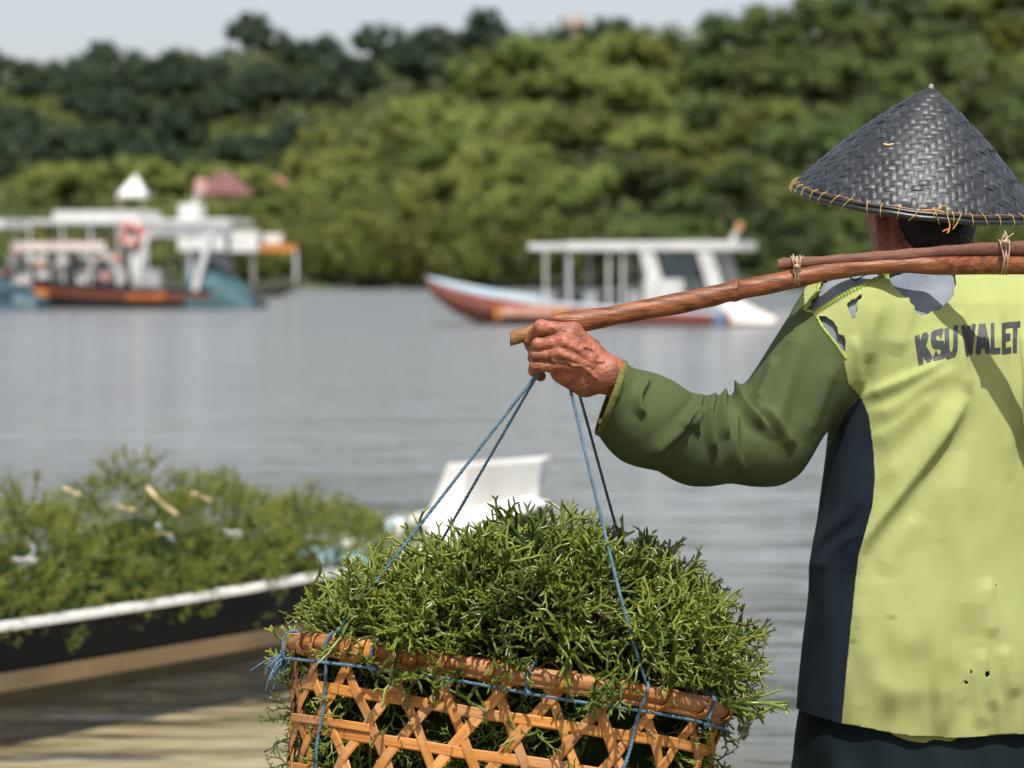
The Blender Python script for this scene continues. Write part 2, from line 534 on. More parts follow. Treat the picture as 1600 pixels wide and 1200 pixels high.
# ------------------------------------------------------------------ trees
def leaf_clump(V, F, c, r, n, size, rng):
    d = rng.normal(size=(n, 3)); d /= np.linalg.norm(d, axis=1, keepdims=True)
    d[:, 2] = np.where(d[:, 2] < -0.4, -d[:, 2], d[:, 2])
    pos = c + d * r * rng.uniform(0.75, 1.15, (n, 1))
    nn = d + rng.normal(size=(n, 3)) * 0.55; nn /= np.linalg.norm(nn, axis=1, keepdims=True)
    t = np.cross(nn, rng.normal(size=(n, 3))); t /= np.linalg.norm(t, axis=1, keepdims=True)
    b = np.cross(nn, t)
    s = size * rng.uniform(0.6, 1.3, (n, 1))
    q = np.stack((pos - t * s, pos - b * s * 0.5, pos + t * s, pos + b * s * 0.5), 1).reshape(-1, 3)
    base = sum(len(v) for v in V)
    V.append(q); F.append(np.arange(n * 4).reshape(n, 4) + base)
def lump(V, F, c, r, rng):
    m, k = 6, 8
    th = np.linspace(0.0001, math.pi - 0.0001, m); ph = np.linspace(0, 2 * math.pi, k, endpoint=False)
    T, Ph = np.meshgrid(th, ph, indexing='ij')
    d = np.stack((np.sin(T) * np.cos(Ph), np.sin(T) * np.sin(Ph), np.cos(T)), -1)
    q = c + d * r * rng.uniform(0.8, 1.05, (m, k, 1))
    base = sum(len(v) for v in V)
    i = np.arange(m - 1)[:, None] * k; j = np.arange(k)[None]
    F.append(np.stack((i + j, i + k + j, i + k + (j + 1) % k, i + (j + 1) % k), -1).reshape(-1, 4) + base)
    V.append(q.reshape(-1, 3))
def make_tree(name, label, group, mleaf, mbark, seed, H, W, nclump, flat=0.6, low=0.35):
    """tree of height H and crown width W, at the origin"""
    rng = np.random.RandomState(seed)
    root = empty(name, (0, 0, 0), label, 'tree', group)
    tr = MB()
    lean = rng.normal(size=2) * 0.06 * H
    top = np.array((lean[0], lean[1], H * 0.72))
    tr.tube(smooth_path([(0, 0, -0.6), (lean[0] * .3, lean[1] * .3, H * 0.3), top], 6), [0.22, .18, .16, .13, .1, .06], 6)
    V, F = [], []
    for k in range(nclump):
        a = rng.uniform(0, 6.283); rad = W * 0.5 * math.sqrt(rng.uniform(0.02, 0.62))
        z = H * (low + (1 - low - 0.14) * rng.uniform(0.0, 1.0) * (1 - flat * (rad / (W * 0.5)) ** 2))
        c = np.array((math.cos(a) * rad + lean[0] * .6, math.sin(a) * rad + lean[1] * .6, z))
        r = W * rng.uniform(0.08, 0.17)
        lump(V, F, c, r * 0.70, rng)
        leaf_clump(V, F, c, r * 1.08, 70, 0.22, rng)
        if k < 5:
            s = np.array((lean[0] * .4, lean[1] * .4, H * rng.uniform(.25, .5)))
            tr.tube(smooth_path([s, (s + c) / 2 + np.array((0, 0, -.15)), c], 4), [.09, .07, .05, .03], 5)
    obj('trunk', tr, mbark, root, smooth=True)
    obj('crown', mesh_np('crown', np.concatenate(V), np.concatenate(F), smooth=False), mleaf, root)
    return root

M_bark = mat('bark', (0.10, 0.075, 0.05), 0.9, (0.06, 0.045, 0.03), 3)
LEAF = {
    'dark':   mat('leaf_dark_shade', (0.024, 0.044, 0.024), 0.6, (0.038, 0.062, 0.030), 0.5, spec=.15, translucent=0.18, rand=0.30),  # shade over the far hill is put into this darker leaf colour
    'bright': mat('leaf_bright', (0.125, 0.162, 0.038), 0.55, (0.195, 0.212, 0.056), 0.5, spec=.15, translucent=0.35, rand=0.38),
    'deep':   mat('leaf_deep', (0.056, 0.084, 0.027), 0.55, (0.102, 0.128, 0.037), 0.5, spec=.15, translucent=0.3, rand=0.35),
    'mangrove': mat('leaf_mangrove', (0.095, 0.110, 0.024), 0.55, (0.145, 0.152, 0.036), 0.5, spec=.15, translucent=0.35, rand=0.25),
    'yellow': mat('leaf_yellow', (0.13, 0.135, 0.025), 0.55, (0.17, 0.17, 0.04), 0.5, spec=.15, translucent=0.35, rand=0.2),
}
PROTO = {
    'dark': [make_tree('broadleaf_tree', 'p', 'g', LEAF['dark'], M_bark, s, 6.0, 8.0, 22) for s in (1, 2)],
    'bright': [make_tree('broadleaf_tree', 'p', 'g', LEAF['bright'], M_bark, s, 6.0, 7.0, 22) for s in (3, 4)],
    'deep': [make_tree('broadleaf_tree', 'p', 'g', LEAF['deep'], M_bark, s, 6.2, 7.5, 22) for s in (5, 6)],
    'mangrove': [make_tree('mangrove_tree', 'p', 'g', LEAF['mangrove'], M_bark, s, 4.2, 6.5, 15, 0.4, 0.18) for s in (8, 9)],
    'yellow': [make_tree('broadleaf_tree', 'p', 'g', LEAF['yellow'], M_bark, s, 4.0, 5.0, 12, 0.5, 0.25) for s in (10, 11)],
}
used_proto = set()
def plant(kind, px, D, s, label, group, dz=0.0):
    k = RNG.randint(2)
    pr = PROTO[kind][k]
    X = (px - 800) / FPX * D
    z = float(hill_z(np.array(X), np.array(D))) + dz
    sc = (s * RNG.uniform(.92, 1.1), s * RNG.uniform(.92, 1.1), s * RNG.uniform(.88, 1.12))
    rz = RNG.uniform(0, 6.28)
    if (kind, k) not in used_proto:
        used_proto.add((kind, k))
        pr.location = (X, D, z); pr.scale = sc; pr.rotation_euler = (0, 0, rz); pr['label'] = label; pr['group'] = group
        return pr
    return copy_thing(pr, (X, D, z), rz, sc, label, group)

def visible_band(px):           # is the near bright slope in front here
    return lerp_table(px, SKY_B) < lerp_table(px, SKY_A) + 20
# far dark ridge
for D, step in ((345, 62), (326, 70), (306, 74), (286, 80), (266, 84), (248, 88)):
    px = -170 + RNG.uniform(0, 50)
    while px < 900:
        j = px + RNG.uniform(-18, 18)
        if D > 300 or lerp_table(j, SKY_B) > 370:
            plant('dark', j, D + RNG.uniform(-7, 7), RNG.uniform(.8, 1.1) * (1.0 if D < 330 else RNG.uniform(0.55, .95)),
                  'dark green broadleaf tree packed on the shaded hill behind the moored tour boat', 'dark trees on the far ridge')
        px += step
# bright slope
for D, step in ((262, 62), (248, 66), (234, 70), (221, 72), (208, 76), (197, 80), (187, 84)):
    px = 470 + RNG.uniform(0, 40)
    while px < 1760:
        j = px + RNG.uniform(-20, 20)
        if lerp_table(j, SKY_B) < 405 or D < 205:
            pr_right = np.clip((j - 880) / 420, 0.0, 0.8)
            r = RNG.rand()
            if r < pr_right:
                plant('deep', j, D + RNG.uniform(-5, 5), RNG.uniform(.7, 1.12), 'deep green broadleaf tree among others on the slope behind the hat', 'deep green trees on the near slope')
            elif r > 0.94:
                plant('yellow', j, D + RNG.uniform(-5, 5), RNG.uniform(.9, 1.3), 'small yellow-green tree among the greener ones on the near slope', 'yellow-green trees on the near slope')
            else:
                plant('bright', j, D + RNG.uniform(-5, 5), RNG.uniform(.6, 1.15), 'light green broadleaf tree on the sunny near slope', 'light green trees on the near slope')
        px += step
# mangroves along the water
for D, step in ((179, 92), (171.5, 84)):
    px = 395 + RNG.uniform(0, 40)
    while px < 1760:
        j = px + RNG.uniform(-16, 16)
        if j < 900:
            plant('mangrove', j, D + RNG.uniform(-1.5, 1.5), RNG.uniform(.8, 1.1) * (0.75 if j < 480 else 1), 'olive green mangrove at the water line between the two covered boats', 'olive mangroves on the shore')
        else:
            plant('deep', j, D + RNG.uniform(-1.5, 1.5), RNG.uniform(.65, .85), 'deep green tree at the water line behind the red boat', 'shore trees behind the red boat')
        px += step
# village trees at the left
for D, step in ((232, 95), (214, 88), (196, 92), (178, 96)):
    px = -160 + RNG.uniform(0, 50)
    while px < 460:
        j = px + RNG.uniform(-22, 22)
        if not (D < 205 and (165 < j < 250)):
            kd = 'yellow' if RNG.rand() < 0.5 else 'bright'
            if D > 222: kd = 'deep' if j < 200 else 'bright'
            plant(kd, j, D + RNG.uniform(-4, 4), RNG.uniform(.65, .95),
                  {'yellow': 'small yellow-green tree by the houses behind the moored tour boat', 'bright': 'light green tree by the houses behind the moored tour boat',
                   'deep': 'deep green tree behind the white pavilion'}[kd], {'yellow': 'yellow-green trees by the village', 'bright': 'light green trees by the village', 'deep': 'deep green trees by the village'}[kd])
        px += step
# the tall crown on the ridge
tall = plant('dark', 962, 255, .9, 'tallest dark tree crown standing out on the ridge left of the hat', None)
if 'group' in tall: del tall['group']

# undergrowth filling the gaps between the crowns
rg = np.random.RandomState(99); V, F = [], []
for k in range(6600):
    D = rg.uniform(172, 350); px = rg.uniform(-180, 1780) if k < 5000 else rg.choice((-1, 1)) * rg.uniform(980, 2700) + 800; X = (px - 800) / FPX * D
    z = float(hill_z(np.array(X), np.array(D)))
    leaf_clump(V, F, np.array((X, D, z + .7)), rg.uniform(.9, 1.9), 26, 0.36, rg)
obj('undergrowth', mesh_np('undergrowth', np.concatenate(V), np.concatenate(F), smooth=False), mat('undergrowth_leaf', (0.075, 0.100, 0.032), .6, (0.125, 0.150, 0.044), .06, spec=.15, translucent=.2), kind='stuff')
# ================================================================== village and boats across the bay
M_white = mat('white_paint', (0.58, 0.58, 0.57), 0.5, (0.47, 0.47, 0.46), 2.0)
M_grey = mat('grey_paint', (0.30, 0.31, 0.32), 0.6, (0.22, 0.23, 0.24), 2.0)
M_dgrey = mat('dark_seat', (0.05, 0.05, 0.055), 0.6)
M_roofred = mat('red_brown_tiles', (0.13, 0.055, 0.05), 0.8, (0.09, 0.04, 0.04), 1.0)
M_cream = mat('cream_render', (0.55, 0.42, 0.30), 0.8, (0.45, 0.34, 0.24), 1.0)
M_glass = mat('dark_glass', (0.03, 0.04, 0.05), 0.08)
M_orange = mat('orange_paint', (0.50, 0.19, 0.03), 0.6, (0.40, 0.13, 0.025), 2.0)
M_rust = mat('brown_red_paint', (0.20, 0.055, 0.022), 0.55, (0.15, 0.042, 0.02), 2.0)
M_black = mat('black_paint', (0.012, 0.014, 0.016), 0.4)
M_teal = mat('teal_tarpaulin', (0.022, 0.075, 0.088), 0.65, (0.016, 0.055, 0.068), 2.5, bump=0.05, bscale=3)
M_pinkwhite = mat('pale_cover', (0.66, 0.58, 0.55), 0.6, (0.55, 0.47, 0.44), 2.0, bump=0.04, bscale=4)
M_redhull = mat('red_hull_paint', (0.38, 0.05, 0.025), 0.45, (0.30, 0.042, 0.024), 1.0)
M_pinkhull = mat('faded_pink_hull_paint', (0.42, 0.15, 0.11), 0.5, (0.36, 0.12, 0.09), 1.2)
M_bluew = mat('pale_blue_paint', (0.42, 0.56, 0.66), 0.5, (0.55, 0.62, 0.66), 1.0)
M_redring = mat('red_ring', (0.52, 0.06, 0.04), 0.5)
M_steel = mat('galvanised_post', (0.55, 0.56, 0.57), 0.4)

def house(name, label, cat, px, D, zb, w, d, h, rh, wall_m, roof_m, hip=True, windows=2):
    X = (px - 800) / FPX * D
    zb = max(zb, 0) if zb > 20 else float(hill_z(np.array(X), np.array(D))) - .3
    root = empty(name, (X, D, zb), label, cat)
    w_ = MB(); w_.box((X, D, zb + h / 2 - 1.0), (w, d, h + 2.0)); obj('wall', w_, wall_m, root)
    r = MB(); e = 0.5
    b = [(X - w / 2 - e, D - d / 2 - e, zb + h), (X + w / 2 + e, D - d / 2 - e, zb + h), (X + w / 2 + e, D + d / 2 + e, zb + h), (X - w / 2 - e, D + d / 2 + e, zb + h)]
    k = 0.12 if hip else 0.42
    t = [(X - w * k, D, zb + h + rh), (X + w * k, D, zb + h + rh)]
    r.add(b + t, [(0, 1, 5, 4), (1, 2, 5), (2, 3, 4, 5), (3, 0, 4), (0, 3, 2, 1)]); obj('roof', r, roof_m, root)
    for i in range(windows):
        wx = X + (i - (windows - 1) / 2) * w / max(windows, 1)
        f = MB(); f.box((wx, D - d / 2 - 0.03, zb + h * 0.5), (w * 0.22, 0.08, h * 0.42)); fo = obj('window', f, M_white, root)
        g = MB(); g.box((wx, D - d / 2 - 0.08, zb + h * 0.5), (w * 0.17, 0.04, h * 0.34)); obj('pane', g, M_glass, fo)
    return root
def zpix(py, D): return 1.4 + (420 - py) / FPX * D
# white pavilion roof on posts
Dp = 192.0
pav = empty('pavilion', ((210 - 800) / FPX * Dp, Dp, zpix(330, Dp)), 'small open pavilion with a bright white pyramid roof among the trees', 'pavilion')
X0 = (210 - 800) / FPX * Dp
r = MB(); zt, ze = zpix(272, Dp), zpix(305, Dp); hw = 1.12
r.add([(X0 - hw, Dp - hw, ze), (X0 + hw, Dp - hw, ze), (X0 + hw, Dp + hw, ze), (X0 - hw, Dp + hw, ze), (X0 + 0.2, Dp, zt),
       (X0 - hw, Dp - hw, ze - .25), (X0 + hw, Dp - hw, ze - .25), (X0 + hw, Dp + hw, ze - .25), (X0 - hw, Dp + hw, ze - .25)],
      [(0, 1, 4), (1, 2, 4), (2, 3, 4), (3, 0, 4), (5, 6, 1, 0), (6, 7, 2, 1), (7, 8, 3, 2), (8, 5, 0, 3), (8, 7, 6, 5)])
obj('roof', r, M_white, pav)
for sx in (-1, 1):
    for sy in (-1, 1):
        p = MB(); zg = float(hill_z(np.array(X0), np.array(Dp))) - .3; p.box((X0 + sx * .95, Dp + sy * .95, (ze + zg) / 2), (0.12, 0.12, ze - zg)); obj('post', p, M_cream, pav)
house('house', 'house with a big red-brown tiled roof behind the tour boat', 'house', 352, 212, 0, 4.6, 4.6, 2.1, 2.1, M_cream, M_roofred)
house('house', 'small house with a reddish roof half hidden by light trees', 'house', 432, 216, 0, 1.8, 2.6, 2.6, 0.8, M_cream, mat('faded_red_tiles', (0.26, 0.10, 0.08), 0.8, (0.2, 0.075, 0.06), 1.0), windows=1)
house('house', 'low cream house with red roof edge behind the boat canopy', 'house', 160, 182, 0, 4.2, 3.0, 2.3, 0.6, M_cream, M_roofred)
house('house', 'white flat-roofed house on top of the dark ridge', 'house', 212, 338, zpix(118, 338), 3.6, 4.0, 1.9, 0.3, M_white, M_white, windows=1)
house('house', 'tiny orange-roofed hut at the foot of the light green slope', 'house', 580, 186, 0, 2.0, 2.0, 1.2, 0.6, M_cream, mat('ochre_roof', (0.42, 0.20, 0.09), 0.8), windows=1)
# mast
Dm = 258.0
mast = empty('mast', ((895 - 800) / FPX * Dm, Dm, zpix(160, Dm)), 'slender pale mast rising above the ridge trees', 'mast')
mm = MB(); Xm = (895 - 800) / FPX * Dm
for sx, sy in ((-1, -1), (1, -1), (0, 1)):
    mm.tube([(Xm + sx * .5, Dm + sy * .5, zpix(170, Dm)), (Xm + sx * .3, Dm + sy * .3, zpix(25, Dm))], .06, 5)
for k in range(12):
    z = zpix(160 - k * 11, Dm); mm.tube([(Xm - .45, Dm - .45, z), (Xm + .42, Dm - .42, z + .5)], .035, 4)
obj('lattice', mm, mat('pale_rust', (0.40, 0.30, 0.24), 0.7), mast)
hd = MB()
for k in range(5): hd.box((Xm + (k - 2) * .42, Dm - .4, zpix(36, Dm) + .2 * (k % 2)), (.28, .14, 1.0))
obj('antenna', hd, mat('beige_antenna', (0.55, 0.45, 0.38), 0.6), mast)

class Frame:
    """boat frame: x along the hull towards the bow, y to port, z up"""
    def __init__(s, o, bow):
        s.o = np.array(o, float); d = np.array(bow, float) - s.o; d[2] = 0; s.len = np.linalg.norm(d); s.x = d / s.len; s.y = np.array((-s.x[1], s.x[0], 0))
        s.R = Matrix((( s.x[0], s.y[0], 0), (s.x[1], s.y[1], 0), (0, 0, 1)))
    def __call__(s, x, y, z): return s.o + s.x * x + s.y * y + np.array((0, 0, z))
def hull_strip(fr, stations, f0, f1, thick=0.0):
    """both sides of a hull between section fractions f0 (keel) .. f1 (sheer). station: x, half beam, keel z, sheer z"""
    m = MB()
    rows = []
    fs = np.linspace(f0, f1, 5)
    def pt(st, f, side):
        x, b, zk, zs = st
        w = b * (1 - (1 - f) ** 2.6) + 0.02
        return fr(x, side * (w + thick), zk + (zs - zk) * f ** 1.25)
    for st in stations:
        rows.append([pt(st, f, 1) for f in fs[::-1]] + [pt(st, f, -1) for f in fs])
    if f0 > 0:
        for sgn, sl in ((1, slice(0, 5)), (-1, slice(5, 10))): m.grid([r[sl] for r in rows])
    else: m.grid(rows)
    m.add(rows[0], [tuple(range(10))])        # transom
    return m

# ---------------- red and white covered boat, right of centre
St = P(1152, 500, 60.0); Bw = P(668, 452, 62.5)
fr = Frame((St[0], St[1], 0), (Bw[0], Bw[1], 0))
Lb = fr.len
boat = empty('covered_boat', fr.o, 'red and white boat with a flat white canopy at anchor in mid bay', 'boat')
stn = [(x * Lb, b, zk, zs) for x, b, zk, zs in ((0, .95, -.30, .36), (.2, 1.1, -.32, .42), (.4, 1.1, -.32, .50), (.6, 1.0, -.30, .62), (.78, .75, -.15, .82), (.9, .45, .22, 1.0), (.97, .2, .62, 1.14), (1.0, .06, .9, 1.2))]
obj('hull', hull_strip(fr, stn, 0, .60), M_rust, boat, smooth=True)
obj('lower_stripe', hull_strip(fr, stn, .60, .78, .012), M_pinkhull, boat, smooth=True)
obj('upper_stripe', hull_strip(fr, stn, .78, .90, .02), M_redhull, boat, smooth=True)
obj('top_strake', hull_strip(fr, stn, .90, 1.0, .03), M_bluew, boat, smooth=True)
dk = MB(); dk.grid([[fr(s[0], s[1] * .96, s[3] - .1), fr(s[0], -s[1] * .96, s[3] - .1)] for s in stn]); obj('deck', dk, M_bluew, boat)
for x0, x1 in ((.50, .535), (.715, .73)):
    q = MB(); q.box(fr((x0 + x1) / 2 * Lb, 1.04, .30), ((x1 - x0) * Lb, .10, .34), M=fr.R); obj('orange_band', q, M_orange, boat)
q = MB(); q.box(fr(.625 * Lb, 1.02, .34), (.17 * Lb, .10, .22), M=fr.R); obj('name_panel', q, mat('faded_name_panel', (0.58, 0.36, 0.30), 0.5, (0.42, 0.14, 0.10), 3.0, stretch=(4, 4, .3)), boat)
def bx(fr, x, y, z0, sx, sy, sz, lean=0.0):
    M = fr.R @ Matrix.Rotation(lean, 3, 'Y')
    m = MB(); m.box(fr(x, y, z0 + sz / 2), (sx, sy, sz), M=M); return m
zc = 1.86
obj('canopy', bx(fr, .235 * Lb, 0, zc, .53 * Lb, 2.1, .22), M_white, boat)
obj('canopy', bx(fr, .565 * Lb, 0, zc + .02, .13 * Lb, 1.9, .16), M_white, boat)
for k, fx in enumerate((.575, .50, .375, .33)):
    for sy in (-.92, .92):
        p = MB(); p.tube([fr(fx * Lb, sy, .4), fr(fx * Lb, sy, zc)], .035 if k else .03, 6); obj('post', p, M_steel, boat)
for sy in (-.98, .98):
    obj('cabin_side', bx(fr, .20 * Lb, sy, .42, .12 * Lb, .08, .72), M_white, boat)
    for fx, ln in ((.23, .28), (.05, .30)):
        m = MB(); M = fr.R @ Matrix.Rotation(ln, 3, 'Y'); m.box(fr(fx * Lb, sy, 1.18), (.36, .07, 1.5), M=M); obj('raked_pillar', m, M_white, boat)
    obj('window', bx(fr, .15 * Lb, sy, 1.16, .10 * Lb, .05, .6), M_glass, boat)
for k in range(5):
    obj('seat', bx(fr, (.30 + k * .07) * Lb, 0, .42, .35, 1.5, .42), M_dgrey if k % 2 else M_grey, boat)
m = MB(); m.tube([fr(.02 * Lb, 0, zc + .2), fr(-.0 * Lb, 0, zc + .5)], .07, 6); obj('mast', m, M_white, boat)
m = MB(); m.tube([fr(0, 0, zc + .48), fr(-.01 * Lb, 0, zc + .68)], .10, 6); obj('lamp', m, mat('orange_lamp', (.45, .22, .10), .5), boat)
def cover(fr, x0, x1, hw, z0, z1, zt):
    m = MB(); rows = []
    for t in np.linspace(0, 1, 7):
        x = x0 + (x1 - x0) * t; zz = z1 * (1 - t) ** 1.3 + zt * (1 - (1 - t) ** 1.3); w = hw * (1 - .35 * t ** 2)
        rows.append([fr(x, w * math.cos(a), z0 + (zz - z0) * max(0, math.sin(a)) ** .6) for a in np.linspace(0, math.pi, 9)])
    m.grid(rows); m.add(rows[0], [tuple(range(9))]); m.add(rows[-1], [tuple(range(9))]); return m
obj('engine_cover', cover(fr, .35, -1.15, .75, .08, .85, .15), M_pinkwhite, boat, smooth=True)
for sy in (-.35, .35):
    m = MB(); m.box(fr(-1.25, sy, .1), (.35, .3, .5), M=fr.R); obj('outboard_motor', m, M_grey, boat)
m = MB(); m.box(fr(.22, .98, .2), (.28, .08, .34), M=fr.R); obj('fender', m, mat('blue_fender', (.10, .16, .26), .5), boat)

# ---------------- dark hulled tour boat with a long canopy, at the left
St = P(352, 480, 86.0); Bw = P(-10, 470, 88.0)
fr = Frame((St[0], St[1], 0), (Bw[0], Bw[1], 0)); Lb = fr.len
boat = empty('tour_boat', fr.o, 'dark tour boat with orange stripe, long white canopy and teal tarpaulin over its stern', 'boat')
stn = [(x * Lb, b, zk, zs) for x, b, zk, zs in ((.02, 1.15, -.4, .68), (.25, 1.3, -.42, .74), (.5, 1.3, -.4, .84), (.72, 1.15, -.3, .98), (.86, .8, .0, 1.15), (.95, .4, .5, 1.35), (1.0, .08, 1.0, 1.5))]
obj('hull', hull_strip(fr, stn, 0, .66), M_black, boat, smooth=True)
obj('side_stripe', hull_strip(fr, stn, .66, .88, .02), M_rust, boat, smooth=True)
obj('top_strake', hull_strip(fr, stn, .88, 1.0, .03), M_black, boat, smooth=True)
for x0, x1, mm_ in ((.70, .84, M_orange), (.20, .36, mat('deep_orange_paint', (.40, .11, .02), .5))):
    q = MB(); q.box(fr((x0 + x1) / 2 * Lb, 1.26, .50), ((x1 - x0) * Lb, .12, .34), M=fr.R); obj('stripe_panel', q, mm_, boat)
dk = MB(); dk.grid([[fr(s[0], s[1] * .96, s[3] - .15), fr(s[0], -s[1] * .96, s[3] - .15)] for s in stn]); obj('deck', dk, M_grey, boat)
zc = 3.0
obj('canopy', bx(fr, .36 * Lb, 0, zc, .86 * Lb, 2.5, .16), M_white, boat)
obj('canopy', bx(fr, .50 * Lb, 0, zc + .162, .36 * Lb, 2.3, .30), M_white, boat)
obj('canopy_valance', bx(fr, .12 * Lb, 1.22, zc - .5, .40 * Lb, .05, .49), M_grey, boat)
for fx in (.78, .64, .52, .40, .28, .1):
    for sy in (-1.15, 1.15):
        p = MB(); p.tube([fr(fx * Lb, sy, .7), fr(fx * Lb, sy, zc)], .04, 6); obj('post', p, M_steel, boat)
for fx, ln in ((.335, .10), (.305, -.25), (.045, -.28)):
    m = MB(); M = fr.R @ Matrix.Rotation(ln, 3, 'Y'); m.box(fr(fx * Lb, 1.2, 1.65), (.22, .10, 2.1), M=M); obj('raked_pillar', m, M_white, boat)
obj('stern_box', bx(fr, .27 * Lb, 1.0, .62, .8, .4, .75), M_grey, boat)
rl = MB()
c = fr(.335 * Lb, 1.34, 2.6)
ring = [Vector(c) + fr.R @ Vector((math.cos(a) * .34, 0, math.sin(a) * .34)) for a in np.linspace(0, 2 * math.pi, 25)]
rl.tube(ring, .10, 8, cap=False); lb = obj('life_ring', rl, M_redring, boat, smooth=True)
for a in (.4, 1.97, 3.54, 5.11):
    w = MB(); w.tube([Vector(c) + fr.R @ Vector((math.cos(a + t) * .34, 0, math.sin(a + t) * .34)) for t in (-.22, 0, .22)], .108, 8); obj('white_band', w, M_white, lb)
rs = np.random.RandomState(5)
M_clut = [M_white, M_grey, M_dgrey, M_grey, M_dgrey, M_dgrey, mat('pink_life_vest', (.45, .22, .18), .7), M_pinkwhite, M_white, M_dgrey]
for k in range(9):
    st = bx(fr, (.40 + k * .055) * Lb, .0, .78, .30, 2.1, .5); so = obj('bench', st, M_dgrey, boat)
    bk = bx(fr, (.40 + k * .055) * Lb - .16, .0, 1.27, .07, 2.1, .55, -.12); obj('backrest', bk, M_grey if k % 2 else M_dgrey, so)
for k in range(110):
    x = rs.uniform(.36, .88) * Lb; z = rs.uniform(.85, 1.9) ; s = rs.uniform(.1, .28)
    obj('life_vest', bx(fr, x, rs.uniform(.75, 1.15), z, s * 1.4, .12, s), M_clut[rs.randint(len(M_clut))], boat)
obj('luggage_rail', bx(fr, .66 * Lb, 1.1, 2.05, .40 * Lb, .06, .30), M_pinkwhite, boat)
obj('roof_box', bx(fr, .13 * Lb, .2, zc + .16, .75, .7, .55), M_white, boat)
m = MB(); m.tube([fr(.12 * Lb, .2, zc + .7), fr(.09 * Lb, .2, zc + 1.25)], .10, 6); mo = obj('mast', m, M_white, boat)
m = MB(); m.tube([fr(.095 * Lb, .2, zc + 1.1), fr(.09 * Lb, .2, zc + 1.6)], .2, 8); obj('flag_roll', m, mat('faded_pink_flag', (.55, .32, .28), .7), mo)
tp = MB(); rows = []
for t in np.linspace(0, 1, 8):
    x = 1.05 - 2.35 * t; zt = 1.75 * (1 - t) ** .9 + .25; w = 1.25 - .25 * t
    rows.append([fr(x, w * math.cos(a), .02 + zt * max(0, math.sin(a)) ** .5 * (1 + .05 * math.sin(9 * a + t * 7))) for a in np.linspace(0, math.pi, 13)])
tp.grid(rows); tp.add(rows[0], [tuple(range(13))]); tp.add(rows[-1], [tuple(range(13))])
obj('tarpaulin', tp, M_teal, boat, smooth=True)
obj('outboard_motor', bx(fr, -1.25, .4, -.2, .4, .35, .8), M_dgrey, boat)

# ---------------- white cabin boat with an orange bow shelter, behind it
St = P(285, 452, 122.0); Bw = P(478, 452, 122.0)
fr = Frame((St[0], St[1], 0), (Bw[0], Bw[1], 0)); Lb = fr.len
boat = empty('cabin_boat', fr.o, 'small boat with white cabin tops and orange bow shelter behind the teal tarpaulin', 'boat')
stn = [(x * Lb, b, zk, zs) for x, b, zk, zs in ((0, .9, -.3, .6), (.4, 1.1, -.3, .65), (.7, .9, -.2, .8), (.9, .4, .3, 1.0), (1.0, .06, .8, 1.15))]
obj('hull', hull_strip(fr, stn, 0, 1.0), mat('olive_hull', (.07, .075, .045), .6), boat, smooth=True)
zz = zpix(390, 122)
obj('cabin', bx(fr, .22 * Lb, 0, .5, .38 * Lb, 1.6, zz - .55), M_dgrey, boat)
obj('cabin_top', bx(fr, .20 * Lb, 0, zz - .05, .42 * Lb, 1.9, .9), M_white, boat)
obj('cabin_top', bx(fr, .50 * Lb, 0, zz - .1, .26 * Lb, 1.9, 1.05), M_white, boat)
for fx in (.58, .92):
    for sy in (-.6, .6):
        p = MB(); p.tube([fr(fx * Lb, sy * (1.2 - fx * .5), .6), fr(fx * Lb, sy * (1.2 - fx * .5), zz)], .04, 6); obj('post', p, M_steel, boat)
obj('shelter', bx(fr, .78 * Lb, 0, zz - .1, .28 * Lb, 1.1, .34), M_orange, boat)
obj('roof_locker', bx(fr, .74 * Lb, 0, zz + .30, .14 * Lb, 1.0, .5), M_pinkwhite, boat)

# ---------------- boat cut by the left edge
St = P(42, 476, 82.0); Bw = P(-300, 470, 84.0)
fr = Frame((St[0], St[1], 0), (Bw[0], Bw[1], 0)); Lb = fr.len
boat = empty('tour_boat', fr.o, 'boat with blue covered stern and white canopy cut by the left picture edge', 'boat')
stn = [(x * Lb, b, zk, zs) for x, b, zk, zs in ((.02, .9, -.3, .75), (.4, 1.1, -.3, .8), (.7, .9, -.2, .95), (.9, .4, .3, 1.15), (1.0, .06, .8, 1.3))]
obj('hull', hull_strip(fr, stn, 0, 1.0), mat('blue_hull', (.03, .07, .11), .5), boat, smooth=True)
dk = MB(); dk.grid([[fr(s[0], s[1] * .96, s[3] - .15), fr(s[0], -s[1] * .96, s[3] - .15)] for s in stn]); obj('deck', dk, M_white, boat)
obj('canopy', bx(fr, .30 * Lb, 0, 2.78, .52 * Lb, 2.0, .30), M_white, boat)
for fx in (.1, .25, .4, .52):
    for sy in (-.9, .9):
        p = MB(); p.tube([fr(fx * Lb, sy, .7), fr(fx * Lb, sy, 2.8)], .04, 6); obj('post', p, M_steel, boat)
obj('stern_cover', cover(fr, 1.4, -.6, .95, .0, 1.35, .45), mat('blue_cover', (.02, .065, .09), .6, (.012, .045, .065), 2.0), boat, smooth=True)
for k in range(4): obj('bench', bx(fr, (.18 + .09 * k) * Lb, 0, .8, .35, 1.5, .6), M_pinkwhite if k % 2 else M_white, boat)

for j, D, s in ((322, 203, .5), (372, 204, .52), (402, 200, .6), (300, 196, .62), (452, 203, .66), (418, 192, .5)):
    plant('bright', j, D, s, 'light green tree by the houses behind the moored tour boat', 'light green trees by the village')
